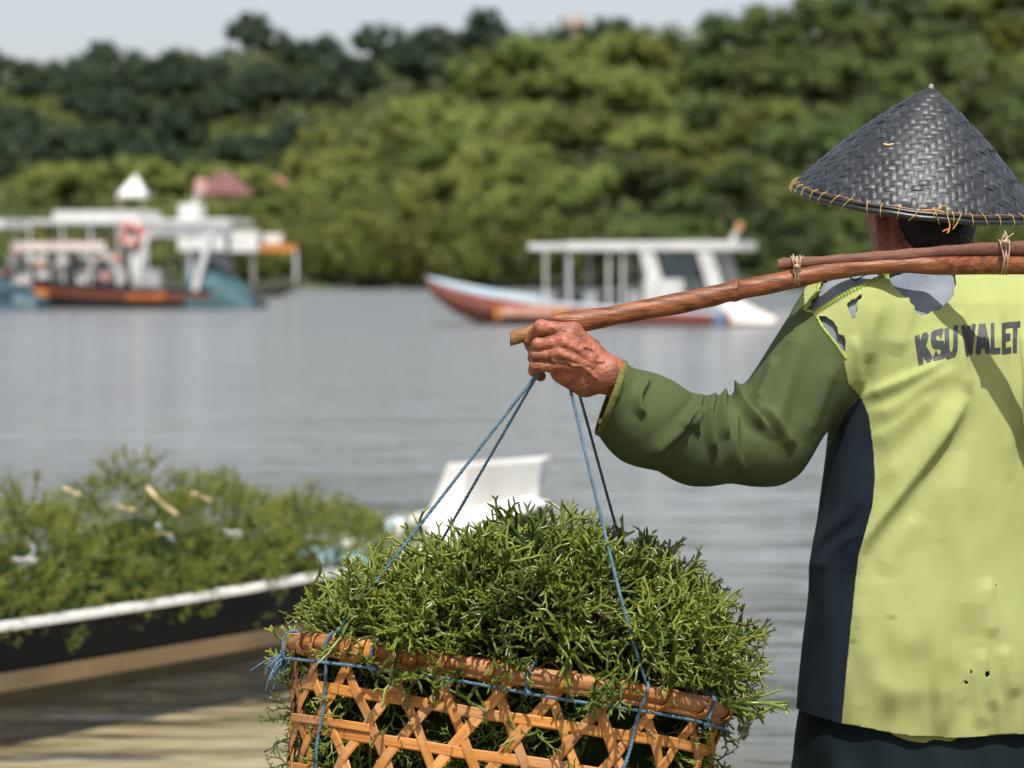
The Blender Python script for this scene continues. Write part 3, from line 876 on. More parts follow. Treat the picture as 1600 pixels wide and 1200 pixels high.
# ================================================================== the seaweed boat at the shore
M_hullnavy = mat('navy_hull_paint', (0.008, 0.011, 0.017), 0.5, (0.015, 0.016, 0.019), 3.0, bump=0.004, bscale=14, stretch=(1, 1, 4), spec=.12)
M_gunw = mat('worn_white_paint', (0.66, 0.655, 0.65), 0.5, (0.50, 0.48, 0.44), 7.0, (0.62, 0.72), bump=0.004, bscale=30)
M_tan = mat('sandy_stripe', (0.42, 0.31, 0.20), 0.7, (0.30, 0.22, 0.15), 4.0)
M_dirtydark = mat('wet_dark_bottom', (0.018, 0.017, 0.014), 0.3, (0.04, 0.035, 0.025), 4.0)
M_inside = mat('grey_white_inside', (0.55, 0.55, 0.54), 0.6, (0.40, 0.39, 0.36), 4.0)
Pn = P(0, 1105, 7.72)
frn = Frame((-3.90, 5.56, 0), (-0.05, 10.30, 0))
LN = frn.len
nboat = empty('seaweed_boat', frn.o, 'dark wooden boat with white gunwale and raised white bow block, heaped with seaweed', 'boat')
# sections: x, half beam, sheer height
NS = [(0, .28, .42), (.08, .40, .34), (.2, .47, .29), (.4, .50, .275), (.6, .50, .275), (.74, .47, .285), (.84, .38, .295), (.93, .24, .345), (1.03, .10, .395)]
NSs = smooth_path([(x * LN, b, s) for x, b, s in NS], 40)
def npt(st, z, side, out=0.0):
    x, b, zs = st
    f = np.clip((z + .22) / (zs + .22), 0, 1)
    w = b * (0.55 + 0.45 * f ** .7) + out
    return frn(x, side * w, z)
def band(z0f, z1f, out):
    m = MB()
    for sd in (1, -1):
        rows = []
        for st in NSs:
            zs = st[2]
            a, c = z0f(zs), z1f(zs)
            rows.append([npt(st, a + (c - a) * t, sd, out) for t in np.linspace(0, 1, 4)][::sd])
        m.grid(rows)
    return m
obj('hull', band(lambda zs: -.22, lambda zs: .055, 0), M_dirtydark, nboat, smooth=True)
obj('lower_stripe', band(lambda zs: .05, lambda zs: .115, .012), M_tan, nboat, smooth=True)
obj('side_plank', band(lambda zs: .11, lambda zs: zs - .006, .004), M_hullnavy, nboat, smooth=True)
fl = MB(); fl.grid([[npt(st, -.10, 1, -.03), npt(st, -.10, -1, -.03)] for st in NSs]); obj('floor', fl, M_inside, nboat)
ins = MB()
for sd in (1, -1): ins.grid([[npt(st, -.1, sd, -.03), npt(st, st[2] - .01, sd, -.035)][::sd] for st in NSs])
obj('lining', ins, M_inside, nboat)
for sd in (1, -1):
    g = MB(); rows = []
    for st in NSs:
        zs = st[2]
        o0, o1 = -.045, .022
        a = [npt(st, zs, sd, o0), npt(st, zs, sd, o1)]
        rows.append([a[0] - np.array((0, 0, .03)), a[0] + np.array((0, 0, .008)), a[1] + np.array((0, 0, .008)), a[1] - np.array((0, 0, .010))])
    g.grid(rows, close=True); obj('gunwale', g, M_gunw, nboat)
# fore deck and bow block
fd = MB()
rows = []
for st in NSs:
    if st[0] > .80 * LN:
        t = (st[0] / LN - .80) / .2
        crown = .02 + .025 * t
        rows.append([frn(st[0], y * (st[1] - .03), st[2] + .004 + crown * (1 - y * y)) for y in np.linspace(-1, 1, 7)])
fd.grid(rows); obj('fore_deck', fd, M_gunw, nboat, smooth=True)
bl = MB()
prof = [(-.46, .30), (-.43, .375), (-.385, .40), (-.345, .45), (-.315, .52), (-.29, .585), (.30, .575), (.285, .48), (.27, .30), (.20, .05), (-.5, .05)]
def fin(side):      # the end face is cut on the slant and overhangs
    out = []
    for x, z in prof:
        if x > .25: x = x - .09 if side < 0 else x + .13 * (z / .58) ** 1.5
        out.append(frn(LN + x, side * (.055 if z > .45 else .07), z))
    return out
A, B = fin(-1), fin(1)
n_ = len(prof)
bl.add(A + B, [tuple(range(n_)), tuple(range(2 * n_ - 1, n_ - 1, -1))] + [(i, i + n_, (i + 1) % n_ + n_, (i + 1) % n_) for i in range(n_)])
bo = obj('bow_block', bl, mat('dull_white_bow_paint', (0.50, 0.50, 0.49), 0.55, (0.40, 0.39, 0.36), 3.5, (.45, .75), bump=.003, bscale=30), nboat)
bm_ = bo.modifiers.new('soft', 'BEVEL'); bm_.width = .008; bm_.segments = 2

# ------------------------------------------------------------------ seaweed fronds
def frond(seed, sides, length, r0, levels=5):
    """one antler-like branching frond growing up +Z from the origin: verts, quads, tip amount per vertex"""
    rng = np.random.RandomState(seed)
    V, F, T = [], [], []
    LV = [.27, .21, .165, .125, .09, .065]
    def chain(p, d, r, depth, flat, short=1.0):
        L = length * LV[min(depth, 5)] * rng.uniform(.7, 1.3) * short
        n = 3 if depth < 3 else 2
        bend = rng.normal(size=3) * 0.22 + np.array((0, 0, .06))
        end = depth >= levels or (depth > 1 and rng.rand() < 0.10)
        pts, rad = [p - d * r * .4], [r]
        for i in range(n):
            d = d + bend / n * 1.6; d = d / np.linalg.norm(d)
            p = p + d * L / n
            pts.append(p); rad.append(r * (1 - 0.10 * (i + 1) / n))
        if end: rad[-1] = r * .55
        t0 = np.cross(d, rng.normal(size=3)); t0 /= np.linalg.norm(t0)
        base = len(V)
        for i, q in enumerate(pts):
            dd = pts[min(i + 1, n)] - pts[max(i - 1, 0)]; dd = dd / np.linalg.norm(dd)
            t = t0 - dd * (t0 @ dd); t /= np.linalg.norm(t); b = np.cross(dd, t)
            for k in range(sides):
                a = 6.28318 * k / sides
                V.append(q + (t * math.cos(a) + b * math.sin(a)) * rad[i]); T.append(min(1.0, ((depth + i / n) / levels) ** 1.5))
        if end:
            V.append(pts[-1] + d * r * .6); T.append(1.0); tip = len(V) - 1
        for i in range(n):
            for k in range(sides):
                a, c = base + i * sides + k, base + i * sides + (k + 1) % sides
                F.append((a, c, c + sides, a + sides))
        if end:
            o = base + n * sides
            for k in range(0, sides, 1): F.append((o + k, o + (k + 1) % sides, tip, tip))
            return
        flat = flat + rng.normal(size=3) * .45
        perp = np.cross(d, np.cross(flat, d)); perp = perp / np.linalg.norm(perp)
        a1, a2 = rng.uniform(.25, .62), rng.uniform(.35, .8)
        if rng.rand() < .5: a1, a2 = a2, a1
        for s, ang in ((1, a1), (-1, a2)):
            chain(p, d * math.cos(ang) + s * perp * math.sin(ang), rad[-1] * (.97 if ang < .5 else .88), depth + 1, flat)
        if rng.rand() < .45 and n > 2:                       # side spur
            q = pts[rng.randint(1, n)]; pp = np.cross(d, perp) * rng.choice((-1, 1)) + d * .5
            chain(q, pp / np.linalg.norm(pp), r * .78, max(depth + 2, levels - 1), flat)
    chain(np.zeros(3), np.array((0, 0, 1.0)), r0, 0, rng.normal(size=3))
    F2 = [f for f in F]
    return np.array(V), np.array(F2), np.array(T)

def rot_to(d, roll):
    return np.array((Quaternion(Vector((0, 0, 1)).rotation_difference(Vector(d))) @ Quaternion((0, 0, 1), roll)).to_matrix())

def seaweed_mat(name, a, b, tipc):
    m = mat(name, a, 0.24, b, 14.0, (0.35, 0.65), spec=0.5, translucent=0.32, rand=0.30, attr='tip', attr_col=tipc)
    return m
M_weed = seaweed_mat('seaweed', (0.032, 0.074, 0.015), (0.080, 0.120, 0.017), (0.180, 0.220, 0.034))
M_weed_far = seaweed_mat('seaweed_heap', (0.065, 0.140, 0.024), (0.145, 0.205, 0.032), (0.29, 0.34, 0.05))
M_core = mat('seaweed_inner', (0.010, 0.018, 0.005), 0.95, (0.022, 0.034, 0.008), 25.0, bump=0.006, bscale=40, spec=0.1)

def scatter(variants, items, shade=True):
    """join many fronds: items = (variant, position, direction, roll, scale)"""
    VV, FF, TT, SS = [], [], [], []; base = 0
    for k, p, d, roll, s in items:
        V, F, T = variants[k]
        VV.append((V * s) @ rot_to(d, roll).T + p); FF.append(F + base); TT.append(T); base += len(V)
    return np.concatenate(VV), np.concatenate(FF), np.concatenate(TT)

far_var = [frond(100 + i, 3, 0.17, 0.0046, 4) for i in range(10)]
wr = np.random.RandomState(21)
PILE = [(-160, 800), (0, 772), (60, 768), (100, 795), (150, 768), (190, 742), (222, 734), (260, 746), (300, 752), (350, 752), (400, 762), (440, 782), (490, 800), (540, 806), (590, 818), (640, 842), (680, 872)]
def pile_top(s):
    c = frn(s, 0, 0.5); px = 800 + FPX * c[0] / c[1]
    return 1.4 - (lerp_table(px, PILE) - 420) / FPX * c[1]
def pile_pt(s, a, k=1.0):
    b = float(np.interp(s, NSs[:, 0], NSs[:, 1])) * .95
    zt = pile_top(s)
    z0 = .12
    k = k * (1 + .13 * math.sin(s * 5.3 + 2.1 * math.sin(a * 2.3)) * math.sin(a * 3.1 + s * 2.2) + .07 * math.sin(s * 13 + a * 4))
    return frn(s, b * math.cos(a) * (.9 + .1 * k), z0 + (zt - z0) * k * max(math.sin(a), 0) ** .75)
items = []
for i in range(2500):
    s = wr.uniform(.26, .895) * LN
    a = math.pi - abs(wr.normal(0, .65)) - .2 if wr.rand() < .25 else wr.uniform(.05, math.pi * .96)
    a = math.pi - a if wr.rand() < .5 else a
    p = pile_pt(s, a, .80 + .10 * wr.rand() if i < 1700 else .60 + .2 * wr.rand())
    e = 0.02
    n = np.cross(pile_pt(s + e, a) - pile_pt(s - e, a), pile_pt(s, a + e) - pile_pt(s, a - e)); n /= np.linalg.norm(n) + 1e-9
    if n[2] < 0 and abs(n[2]) > .2: n = -n
    d = n + wr.normal(size=3) * .55 + np.array((0, 0, .15)); d /= np.linalg.norm(d)
    items.append((wr.randint(len(far_var)), p, d, wr.uniform(0, 6.28), wr.uniform(.5, .95)))
V, F, T = scatter(far_var, items)
heap = empty('seaweed_heap', frn(.55 * LN, 0, .15), 'big mixed green heap of wet seaweed filling the dark boat', 'seaweed heap')
fo = obj('fronds', mesh_np('fronds', V, F, attrs={'tip': np.clip(T * 1.1 + .42 * vnoise(V, .38, 71) + .15 * vnoise(V, .12, 72) - .05, 0, 1)}), M_weed_far, heap, kind='stuff')
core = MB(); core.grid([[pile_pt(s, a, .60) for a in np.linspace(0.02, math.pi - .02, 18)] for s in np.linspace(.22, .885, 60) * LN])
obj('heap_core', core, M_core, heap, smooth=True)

# odd things lying on the heap
def on_pile(px, py, lift=.03):
    """point of the heap surface seen near the pixel"""
    best = None
    for s in np.linspace(.3, .86, 60) * LN:
        for a in np.linspace(math.pi, 1.0, 40):
            q = pile_pt(s, a, 1.0); e = to_px(q) - np.array((px, py)); dd = e @ e
            q2 = pile_pt(s, math.pi - a, 1.0); 
            for c_ in (q, q2):
                e = to_px(c_) - np.array((px, py)); dd = e @ e + (0 if frn.y @ (c_ - frn.o) < .05 else 4000)
                if best is None or dd < best[0]: best = (dd, c_)
    return best[1] + np.array((0, -lift * .5, lift))
def stick(name, label, cat, pts, r, m):
    t = MB(); t.tube(smooth_path([on_pile(*p, lift=.08) for p in pts], 10), [r * (.7 + .3 * math.sin(i)) for i in range(10)], 6, squash=.5)
    return obj(name, t, m, label=label, cat=cat, smooth=True)
M_drift = mat('dry_stalk', (0.46, 0.37, 0.22), 0.8, (0.36, 0.27, 0.15), 20)
stick('stalk', 'dry pale stalk lying across the top of the boat seaweed', 'stalk', [(232, 795), (255, 812), (288, 836)], .012, M_drift)
stick('stalk', 'shorter tan scrap beside the dark hollow in the seaweed heap', 'stalk', [(188, 822), (222, 826)], .012, M_drift)
stick('stalk', 'tan strip of old weed at the upper left of the heap', 'stalk', [(102, 797), (136, 801)], .014, M_drift)
stick('stalk', 'faded tan weed strip right of the long pale stalk', 'stalk', [(295, 806), (328, 818)], .015, M_drift)
def rag(name, label, cat, px, py, size, m, seed, dim=1.0):
    rg = np.random.RandomState(seed); c = on_pile(px, py, .07); rows = []
    for i in range(7):
        rows.append([c + np.array(((j - 3) / 3 * size * (1 + .2 * rg.rand()), (i - 3) / 3 * size * .5, (i - 3) / 3 * -size * .35 * dim + rg.normal() * size * .17 + .03)) for j in range(7)])
    g = MB(); g.grid(rows); o = obj(name, g, m, label=label, cat=cat, smooth=True)
    sm = o.modifiers.new('soft', 'SUBSURF'); sm.levels = sm.render_levels = 1; so = o.modifiers.new('thick', 'SOLIDIFY'); so.thickness = .003
    return o
M_rag = mat('white_plastic', (0.70, 0.71, 0.74), 0.45)
rag('plastic_scrap', 'crumpled white plastic scrap on the seaweed near the gunwale', 'plastic scrap', 366, 882, .026, M_rag, 1, 1.6)
rag('plastic_scrap', 'white plastic tangle at the left lower edge of the heap', 'plastic scrap', 42, 925, .034, M_rag, 2)
rag('plastic_scrap', 'small cream scrap below the dark hollow in the heap', 'plastic scrap', 258, 879, .028, M_drift, 3, .5)
stick('rope', 'thin grey rope end on the heap below the pale stalk', 'rope', [(244, 848), (256, 868), (268, 884)], .009, mat('grey_rope', (.20, .26, .28), .7))
stick('rope', 'grey blue rope end standing up at the far left of the heap', 'rope', [(50, 890), (50, 905), (51, 925)], .010, mat('grey_blue_rope', (.24, .30, .34), .7))
stick('rope', 'blue rope bit crossing the weed near the white bow deck', 'rope', [(604, 858), (618, 845), (630, 836)], .010, mat('sky_rope', (.18, .32, .40), .7))
# white tub rim and blue net near the fore deck
cw = P(510, 893, 9.0)
nb = MB(); rg = np.random.RandomState(8)
rows = []
for i in range(9):
    rows.append([cw + np.array(((j - 4) / 4 * .17, (i - 4) / 4 * .12, .05 * (1 - ((j - 4) / 4) ** 2) * (1 - ((i - 4) / 4) ** 2) + rg.normal() * .018 + .035)) for j in range(9)])
nb.grid(rows); no = obj('net', nb, mat('blue_net', (.17, .36, .52), .7, (.30, .50, .62), 30), label='crumpled blue net bundle by the seaweed at the gunwale', cat='net', smooth=True)
so = no.modifiers.new('thick', 'SOLIDIFY'); so.thickness = .01
wb = MB(); rows = []
for i in range(7):
    rows.append([cw + np.array(((j - 4) / 4 * .20, (i - 3) / 3 * .14 - .03, -.05 + .06 * (1 - ((j - 4) / 4) ** 4) + rg.normal() * .006)) for j in range(9)])
wb.grid(rows); wo = obj('sack', wb, M_rag, label='white plastic sack under the blue net', cat='sack', smooth=True)
so = wo.modifiers.new('thick', 'SOLIDIFY'); so.thickness = .02
# ================================================================== the man
PSI = math.radians(15)
CX, SX = math.cos(PSI), math.sin(PSI)
M_skin = mat('sun_browned_skin', (0.30, 0.105, 0.060), 0.50, (0.15, 0.046, 0.028), 55.0, (0.42, 0.64), bump=0.0022, bscale=170, spec=.38, sss=0.05)
M_lime = mat('lime_shirt_cloth', (0.37, 0.40, 0.160), 0.85, (0.335, 0.37, 0.14), 5.0, spec=.12, bump=0.0006, bscale=700, translucent=0.12)
M_green = mat('green_sleeve_cloth', (0.062, 0.082, 0.034), 0.88, (0.046, 0.064, 0.027), 6.0, spec=.12, bump=0.0005, bscale=700)
M_navy = mat('navy_panel_cloth', (0.007, 0.012, 0.019), 0.85, (0.011, 0.018, 0.027), 9.0, spec=.12, bump=0.0005, bscale=700)
M_under = mat('grey_undershirt_cloth', (0.20, 0.225, 0.265), 0.9, (0.13, 0.15, 0.185), 16.0, spec=.12, bump=0.0006, bscale=500)
M_trous = mat('dark_teal_trousers', (0.005, 0.011, 0.015), 0.9, (0.008, 0.015, 0.019), 8.0, spec=.12, bump=0.0006, bscale=500)
M_print = mat('black_print', (0.020, 0.024, 0.032), 0.6, (0.035, 0.04, 0.05), 60.0)
M_hair = mat('black_hair', (0.010, 0.008, 0.007), 0.7, (0.022, 0.018, 0.016), 120, spec=.15, bump=.002, bscale=260)

# dirt low on the shirt: brown-grey grime and a few spots
def add_grime(m):
    nt = m.node_tree; L = nt.links.new; bs = nt.nodes['Principled BSDF']
    src = bs.inputs['Base Color'].links[0].from_socket
    at = nt.nodes.new('ShaderNodeAttribute'); at.attribute_name = 'grime'
    mx = nt.nodes.new('ShaderNodeMix'); mx.data_type = 'RGBA'
    L(at.outputs['Fac'], mx.inputs['Factor']); L(src, mx.inputs['A']); mx.inputs['B'].default_value = (0.13, 0.125, 0.045, 1)
    for l in list(nt.links):
        if l.from_socket == src and l.to_node != mx: nt.links.remove(l)
    for n in nt.nodes:
        if n.type in ('BSDF_PRINCIPLED', 'BSDF_TRANSLUCENT'):
            L(mx.outputs['Result'], n.inputs[0])
add_grime(M_lime)

# body measures, from hem to neck: height -> half width, half depth, pixel column of the spine, distance
TORSO = [(.55, .262, .172, 1492, 3.88), (.725, .250, .160, 1490, 3.88), (.92, .229, .148, 1491, 3.88), (1.12, .203, .138, 1490, 3.875), (1.22, .190, .132, 1484, 3.87),
         (1.29, .178, .122, 1476, 3.865), (1.345, .150, .095, 1470, 3.86), (1.39, .100, .060, 1466, 3.86)]
TZ = np.array([t[0] for t in TORSO]); TA = np.array([t[1] for t in TORSO]); TB = np.array([t[2] for t in TORSO])
TD = np.array([t[4] for t in TORSO]); TX = (np.array([t[3] for t in TORSO]) - 800) / FPX * TD
def torso_sd(p, grow=0.0):
    z = p[:, 2]
    a = np.interp(z, TZ, TA) + grow; b = np.interp(z, TZ, TB) + grow
    dx = p[:, 0] - np.interp(z, TZ, TX); dy = p[:, 1] - np.interp(z, TZ, TD)
    lx = dx * CX + dy * SX; ly = -dx * SX + dy * CX
    n = 2.35
    r = ((np.abs(lx) / a) ** n + (np.abs(ly) / b) ** n + 1e-9) ** (1 / n)
    d = (r - 1) * np.minimum(a, b) * 0.92
    return np.maximum(d, np.maximum(z - (1.392 + grow), 0.58 - z))
SH_L = P(1330, 490, 3.815); SH_R = P(1626, 496, 3.92)
NK_L = P(1432, 474, 3.85); NK_R = P(1508, 476, 3.87)
EL = P(1196, 684, 3.77)
FA1 = P(1092, 690, 3.73); FA2 = P(1008, 656, 3.695); WR = P(958, 621, 3.67); WR2 = P(920, 598, 3.655)
# right arm, raised to the pole on the far side of the picture edge
ELr = P(1785, 640, 3.58); WRr = P(1935, 500, 3.42); WRr2 = P(1968, 470, 3.40)
def shirt_sd(p):
    d = torso_sd(p)
    s = np.minimum(caps(p, NK_L, SH_L, .060, .066), caps(p, NK_R, SH_R, .060, .066))
    d = smin(d, s, .055)
    arm = smin(caps(p, SH_L, EL, .078, .071), caps(p, EL, FA1, .071, .064), .02)
    arm = smin(arm, caps(p, FA1, FA2, .064, .066), .02)
    arm = smin(arm, caps(p, FA2, WR, .066, .0535), .02)
    arm = np.minimum(arm, caps(p, WR, WR2, .0535, .0535))
    d = smin(d, arm, .03)
    armr = smin(caps(p, SH_R, ELr, .078, .072), caps(p, ELr, WRr, .070, .052), .03)
    armr = np.minimum(armr, caps(p, WRr, WRr2, .052, .052))
    return smin(d, armr, .03)
SV, SF = sdf_mesh(shirt_sd, (0.06, 3.28, 0.57), (1.30, 4.12, 1.47), 0.0034)
SN = normals(SV, SF)
ST_ = tris_of(SF)
Q0 = to_px(SV)
print('shirt verts', len(SV))
facing = -(SN * (SV - CAM)).sum(1) / np.linalg.norm(SV - CAM, axis=1)

# folds of the cloth: polyline on the garment, width, height (m), sharpness of the steep side
FOLDS = [
    # sleeve, crook of the elbow
    ([(1170, 582), (1157, 613), (1162, 637), (1178, 655), (1198, 672)], 9, .0110, .45),
    ([(1142, 606), (1128, 640), (1134, 690)], 8, .0085, .5),
    ([(1121, 615), (1107, 650), (1117, 712)], 8, .0085, .5),
    ([(1100, 620), (1083, 645), (1086, 680)], 7, .0070, .5),
    ([(1080, 640), (1061, 668)], 7, .0055, .5),
    ([(1014, 594), (998, 622), (1008, 652)], 9, .0060, .5),
    ([(968, 592), (960, 625)], 8, .0035, .6),
    ([(1113, 633), (1062, 672), (1010, 715)], 10, .0045, .6),
    ([(1150, 640), (1146, 690), (1160, 740)], 11, .0045, .6),
    ([(1190, 640), (1222, 672), (1240, 700)], 13, .0060, .6),
    ([(1262, 505), (1230, 600), (1200, 690)], 26, .0075, .7),
    ([(1306, 560), (1282, 620), (1252, 690)], 16, .0060, .6),
    ([(1220, 560), (1196, 612), (1180, 640)], 12, .0050, .6),
    # navy panel
    ([(1335, 640), (1325, 720), (1300, 850), (1290, 1000)], 16, .0050, .7),
    ([(1362, 745), (1335, 800), (1290, 850), (1272, 930)], 12, .0065, .6),
    ([(1345, 830), (1310, 860), (1290, 900)], 10, .0045, .6),
    # back
    ([(1345, 622), (1380, 606), (1430, 585), (1480, 560)], 12, .0080, .5),
    ([(1352, 650), (1400, 634), (1450, 600), (1500, 572)], 14, .0055, .6),
    ([(1352, 690), (1400, 668), (1470, 610)], 15, .0040, .6),
    ([(1364, 760), (1410, 725), (1470, 660), (1505, 600)], 17, .0055, .7),
    ([(1512, 612), (1480, 670), (1450, 715), (1405, 775), (1352, 850), (1338, 905)], 17, .0125, .55),
    ([(1375, 900), (1400, 850), (1440, 800)], 16, .0040, .7),
    ([(1500, 480), (1502, 560), (1516, 620)], 12, .0060, .6),
    ([(1526, 440), (1548, 480), (1560, 540), (1570, 640), (1578, 760)], 16, .0060, .7),
    ([(1582, 500), (1592, 600), (1590, 700)], 10, .0060, .5),
    ([(1430, 440), (1420, 490), (1400, 560)], 15, .0050, .7),
    ([(1335, 520), (1340, 570), (1346, 612)], 10, .0060, .6),
    ([(1375, 470), (1360, 520), (1355, 570)], 14, .0040, .7),
    ([(1500, 700), (1498, 800), (1515, 900), (1520, 1000)], 26, .0070, .8),
    ([(1372, 880), (1390, 960), (1440, 1030)], 24, .0035, .9),
    ([(1420, 860), (1450, 980), (1500, 1060)], 26, .0030, .9),
    ([(1340, 930), (1350, 1010), (1380, 1080)], 18, .0030, .9),
    ([(1530, 1010), (1536, 1060), (1556, 1112)], 13, .0070, .7),
    ([(1566, 1005), (1576, 1060), (1590, 1090)], 13, .0060, .7),
    ([(1514, 1030), (1524, 1090), (1540, 1140)], 12, .0055, .7),
    ([(1540, 900), (1552, 1000)], 14, .0045, .7),
    
    ([(1345, 1060), (1420, 1085), (1500, 1080)], 20, .0030, .8),
]
def qs_(q): return q[:, 0].mean() < 1260 and q[:, 1].mean() < 740
disp = np.zeros(len(SV))
fm = Q0[:, 0] < 1720
qf = Q0[fm]
df_ = np.zeros(len(qf))
for pl, w, h, sharp in FOLDS:
    q = smooth_path(pl, 14)
    lo_, hi_ = q.min(0) - 4 * w, q.max(0) + 4 * w
    m = ((qf > lo_) & (qf < hi_)).all(1)
    if not m.any(): continue
    d, side, pos = polyline_d(qf[m], q)
    if qs_(q): h, w = h * 1.7, w * .8
    ww = np.where(side > 0, w * 1.15, w * sharp * 1.05)
    prof = h * 1.15 * np.exp(-(d / ww) ** 2) * np.clip(np.minimum(pos, 1 - pos) * 5, 0.08, 1)
    df_[m] += prof
    df_[m] -= 0.10 * h * np.exp(-((d - 2.1 * w * np.where(side > 0, 1.25, sharp * 1.4)) / (w * 0.9)) ** 2) * np.clip(np.minimum(pos, 1 - pos) * 5, 0.0, 1)
disp[fm] = df_
disp += 0.0012 * vnoise(SV * np.array((1.4, 1, .7)), 0.13, 4) + 0.0004 * vnoise(SV * np.array((1.6, 1, .6)), 0.05, 9) + 0.0006 * vnoise(SV * np.array((1.5, 1, .5)), 0.08, 12)
disp += 0.0035
disp = np.maximum(disp, 0.0008)
SVd = SV + SN * (disp * np.clip(0.3 + facing * 2.5, 0.3, 1))[:, None]
Q1 = to_px(SVd)

# regions (photograph pixels on the garment)
SEAM_ARM = [(1256, 380), (1256, 486), (1274, 490), (1299, 527), (1318, 556), (1325, 598), (1345, 620), (1322, 645), (1301, 690), (1284, 716), (1100, 900), (700, 900), (700, 380)]
NAVY = [(1345, 620), (1357, 650), (1364, 700), (1367, 745), (1363, 790), (1352, 830), (1341, 870), (1334, 930), (1328, 990), (1322, 1050), (1315, 1130), (1315, 1300), (1100, 1300), (1230, 1000), (1262, 880), (1277, 800), (1287, 733), (1293, 690), (1301, 690), (1322, 645)]
def jag(poly, amp, seed, n=6):
    r = np.random.RandomState(seed); out = []
    for i in range(len(poly)):
        a, b = np.array(poly[i], float), np.array(poly[(i + 1) % len(poly)], float)
        k = max(1, int(np.linalg.norm(b - a) / n))
        for t in range(k):
            out.append(a + (b - a) * t / k + r.normal(size=2) * amp * (1 if t else .4))
    return out
HOLES = [
    jag([(1256, 478), (1268, 468), (1280, 447), (1283, 436), (1296, 428), (1312, 418), (1330, 408), (1352, 396), (1400, 396), (1393, 416), (1388, 425), (1337, 447), (1300, 470), (1275, 490), (1264, 484)], 1.0, 1),
    jag([(1389, 429), (1400, 400), (1480, 400), (1492, 428), (1494, 437), (1490, 460), (1485, 470), (1472, 480), (1467, 485), (1457, 486), (1450, 492), (1442, 493), (1430, 485), (1430, 477), (1415, 464), (1400, 452), (1390, 437)], 1.5, 2),
    jag([(1322, 475), (1330, 470), (1337, 467), (1347, 458), (1349, 460), (1340, 470), (1339, 485), (1336, 499), (1330, 497), (1327, 485)], 1.1, 3),
    jag([(1277, 492), (1295, 497), (1307, 510), (1310, 522), (1320, 525), (1321, 535), (1322, 552), (1312, 545), (1300, 527), (1285, 508)], 1.2, 4),
    jag([(1539, 1050), (1546, 1049), (1548, 1055), (1543, 1059), (1538, 1056)], .8, 5, 3),
    jag([(1506, 1065), (1513, 1064), (1514, 1068), (1508, 1070)], .6, 6, 3),
    [(1515, 1048), (1519, 1048), (1519, 1053), (1515, 1052)],
    [(1556, 912), (1559, 912), (1559, 916), (1556, 916)],
    [(1337, 983), (1339, 983), (1339, 986), (1337, 986)],
]
HEM = [(900, 1105), (1238, 1105), (1270, 1118), (1316, 1131), (1360, 1139), (1420, 1149), (1480, 1153), (1560, 1149), (1700, 1142), (2100, 1135)]
CUFF_C, CUFF_N = np.array((954.0, 620.0)), np.array((-107.0, -38.0)) / 113.5
CUFFR_C, CUFFR_N = np.array((1940.0, 492.0)), np.array((.75, -.66))
def cut_common(V, T, X):
    q = to_px(V)
    V, T, X = clip(V, T, lerp_table(q[:, 0], HEM) - q[:, 1] + 0.8 * np.sin(q[:, 0] * .055), X)
    q = to_px(V); V, T, X = clip(V, T, -((q - CUFF_C) @ CUFF_N) - 0.6 * np.sin(q[:, 1] * .9), X)
    q = to_px(V); V, T, X = clip(V, T, -((q - CUFFR_C) @ CUFFR_N), X)
    # neck opening
    nk = P(1470, 436, 3.862)
    V, T, X = clip(V, T, np.linalg.norm((V - nk) * np.array((1, 1, .8)), axis=1) - .066, X)
    return V, T, X
def region(q, poly):
    big = poly_sd(q, poly)
    return big
X0_ = {'d': disp}
V1, T1, X1 = cut_common(SVd, ST_, X0_)
q1 = to_px(V1)
sa = region(q1, SEAM_ARM)
SEAM_ARM_R = [(1660, 380), (1655, 470), (1640, 560), (1650, 640), (1700, 760), (2300, 760), (2300, 300)]
sar = region(q1, SEAM_ARM_R)
Vs, Ts, _ = clip(V1, T1, sa, X1)
Vsr, Tsr, _ = clip(V1, T1, sar, X1)
Vr, Tr, Xr = clip(V1, T1, -np.maximum(sa, sar), X1)
qr = to_px(Vr)
# no green or navy ring on the front of the chest: the side panel runs all through, as sewn
sn = region(qr, NAVY)
Vn, Tn, _ = clip(Vr, Tr, sn, Xr)
Vl, Tl, Xl = clip(Vr, Tr, -sn, Xr)
# holes only through the back layer
for hp in HOLES:
    ql = to_px(Vl)
    hs = poly_sd(ql, hp)
    front = (Vl[:, 1] > 3.862)
    hs = np.where(front, -5.0, hs)
    Vl, Tl, Xl = clip(Vl, Tl, -hs, Xl)
ql = to_px(Vl)
gr = np.clip((ql[:, 1] - 960) / 190, 0, 1)
gn = 0.5 + 0.5 * vnoise(Vl, .09, 31); gn2 = 0.5 + 0.5 * vnoise(Vl * np.array((1.2, 1, .8)), .062, 35)
grime = np.clip(gr * (0.28 + 0.55 * gn * gn2 * 1.7), 0, .8)
for (sx_, sy_, r_, k_) in ((1393, 965, 6, .6), (1332, 1002, 6, .75), (1500, 1098, 9, .55), (1508, 1092, 6, .5), (1440, 1020, 20, .25), (1590, 1075, 24, .5), (1347, 1108, 12, .4), (1486, 1042, 26, .3), (1470, 845, 7, .25)):
    grime = np.maximum(grime, k_ * np.exp(-(((ql[:, 0] - sx_) / r_ / 1.5) ** 2 + ((ql[:, 1] - sy_) / r_ / .8) ** 2) * (1 + .6 * gn2)))
def cloth(name, V, T, m, parent, thick=.0011, attrs=None, off=-1.0):
    o = obj(name, mesh_np(name, V, T, attrs=attrs), m, parent)
    so = o.modifiers.new('thickness', 'SOLIDIFY'); so.thickness = thick; so.offset = off; so.use_even_offset = False
    return o
feet = P(1478, 1395, 3.86)
man = empty('person', (float(feet[0]), 3.86, -0.10), 'person seen from behind in a torn lime and green long-sleeved shirt, carrying a shoulder pole', 'person')
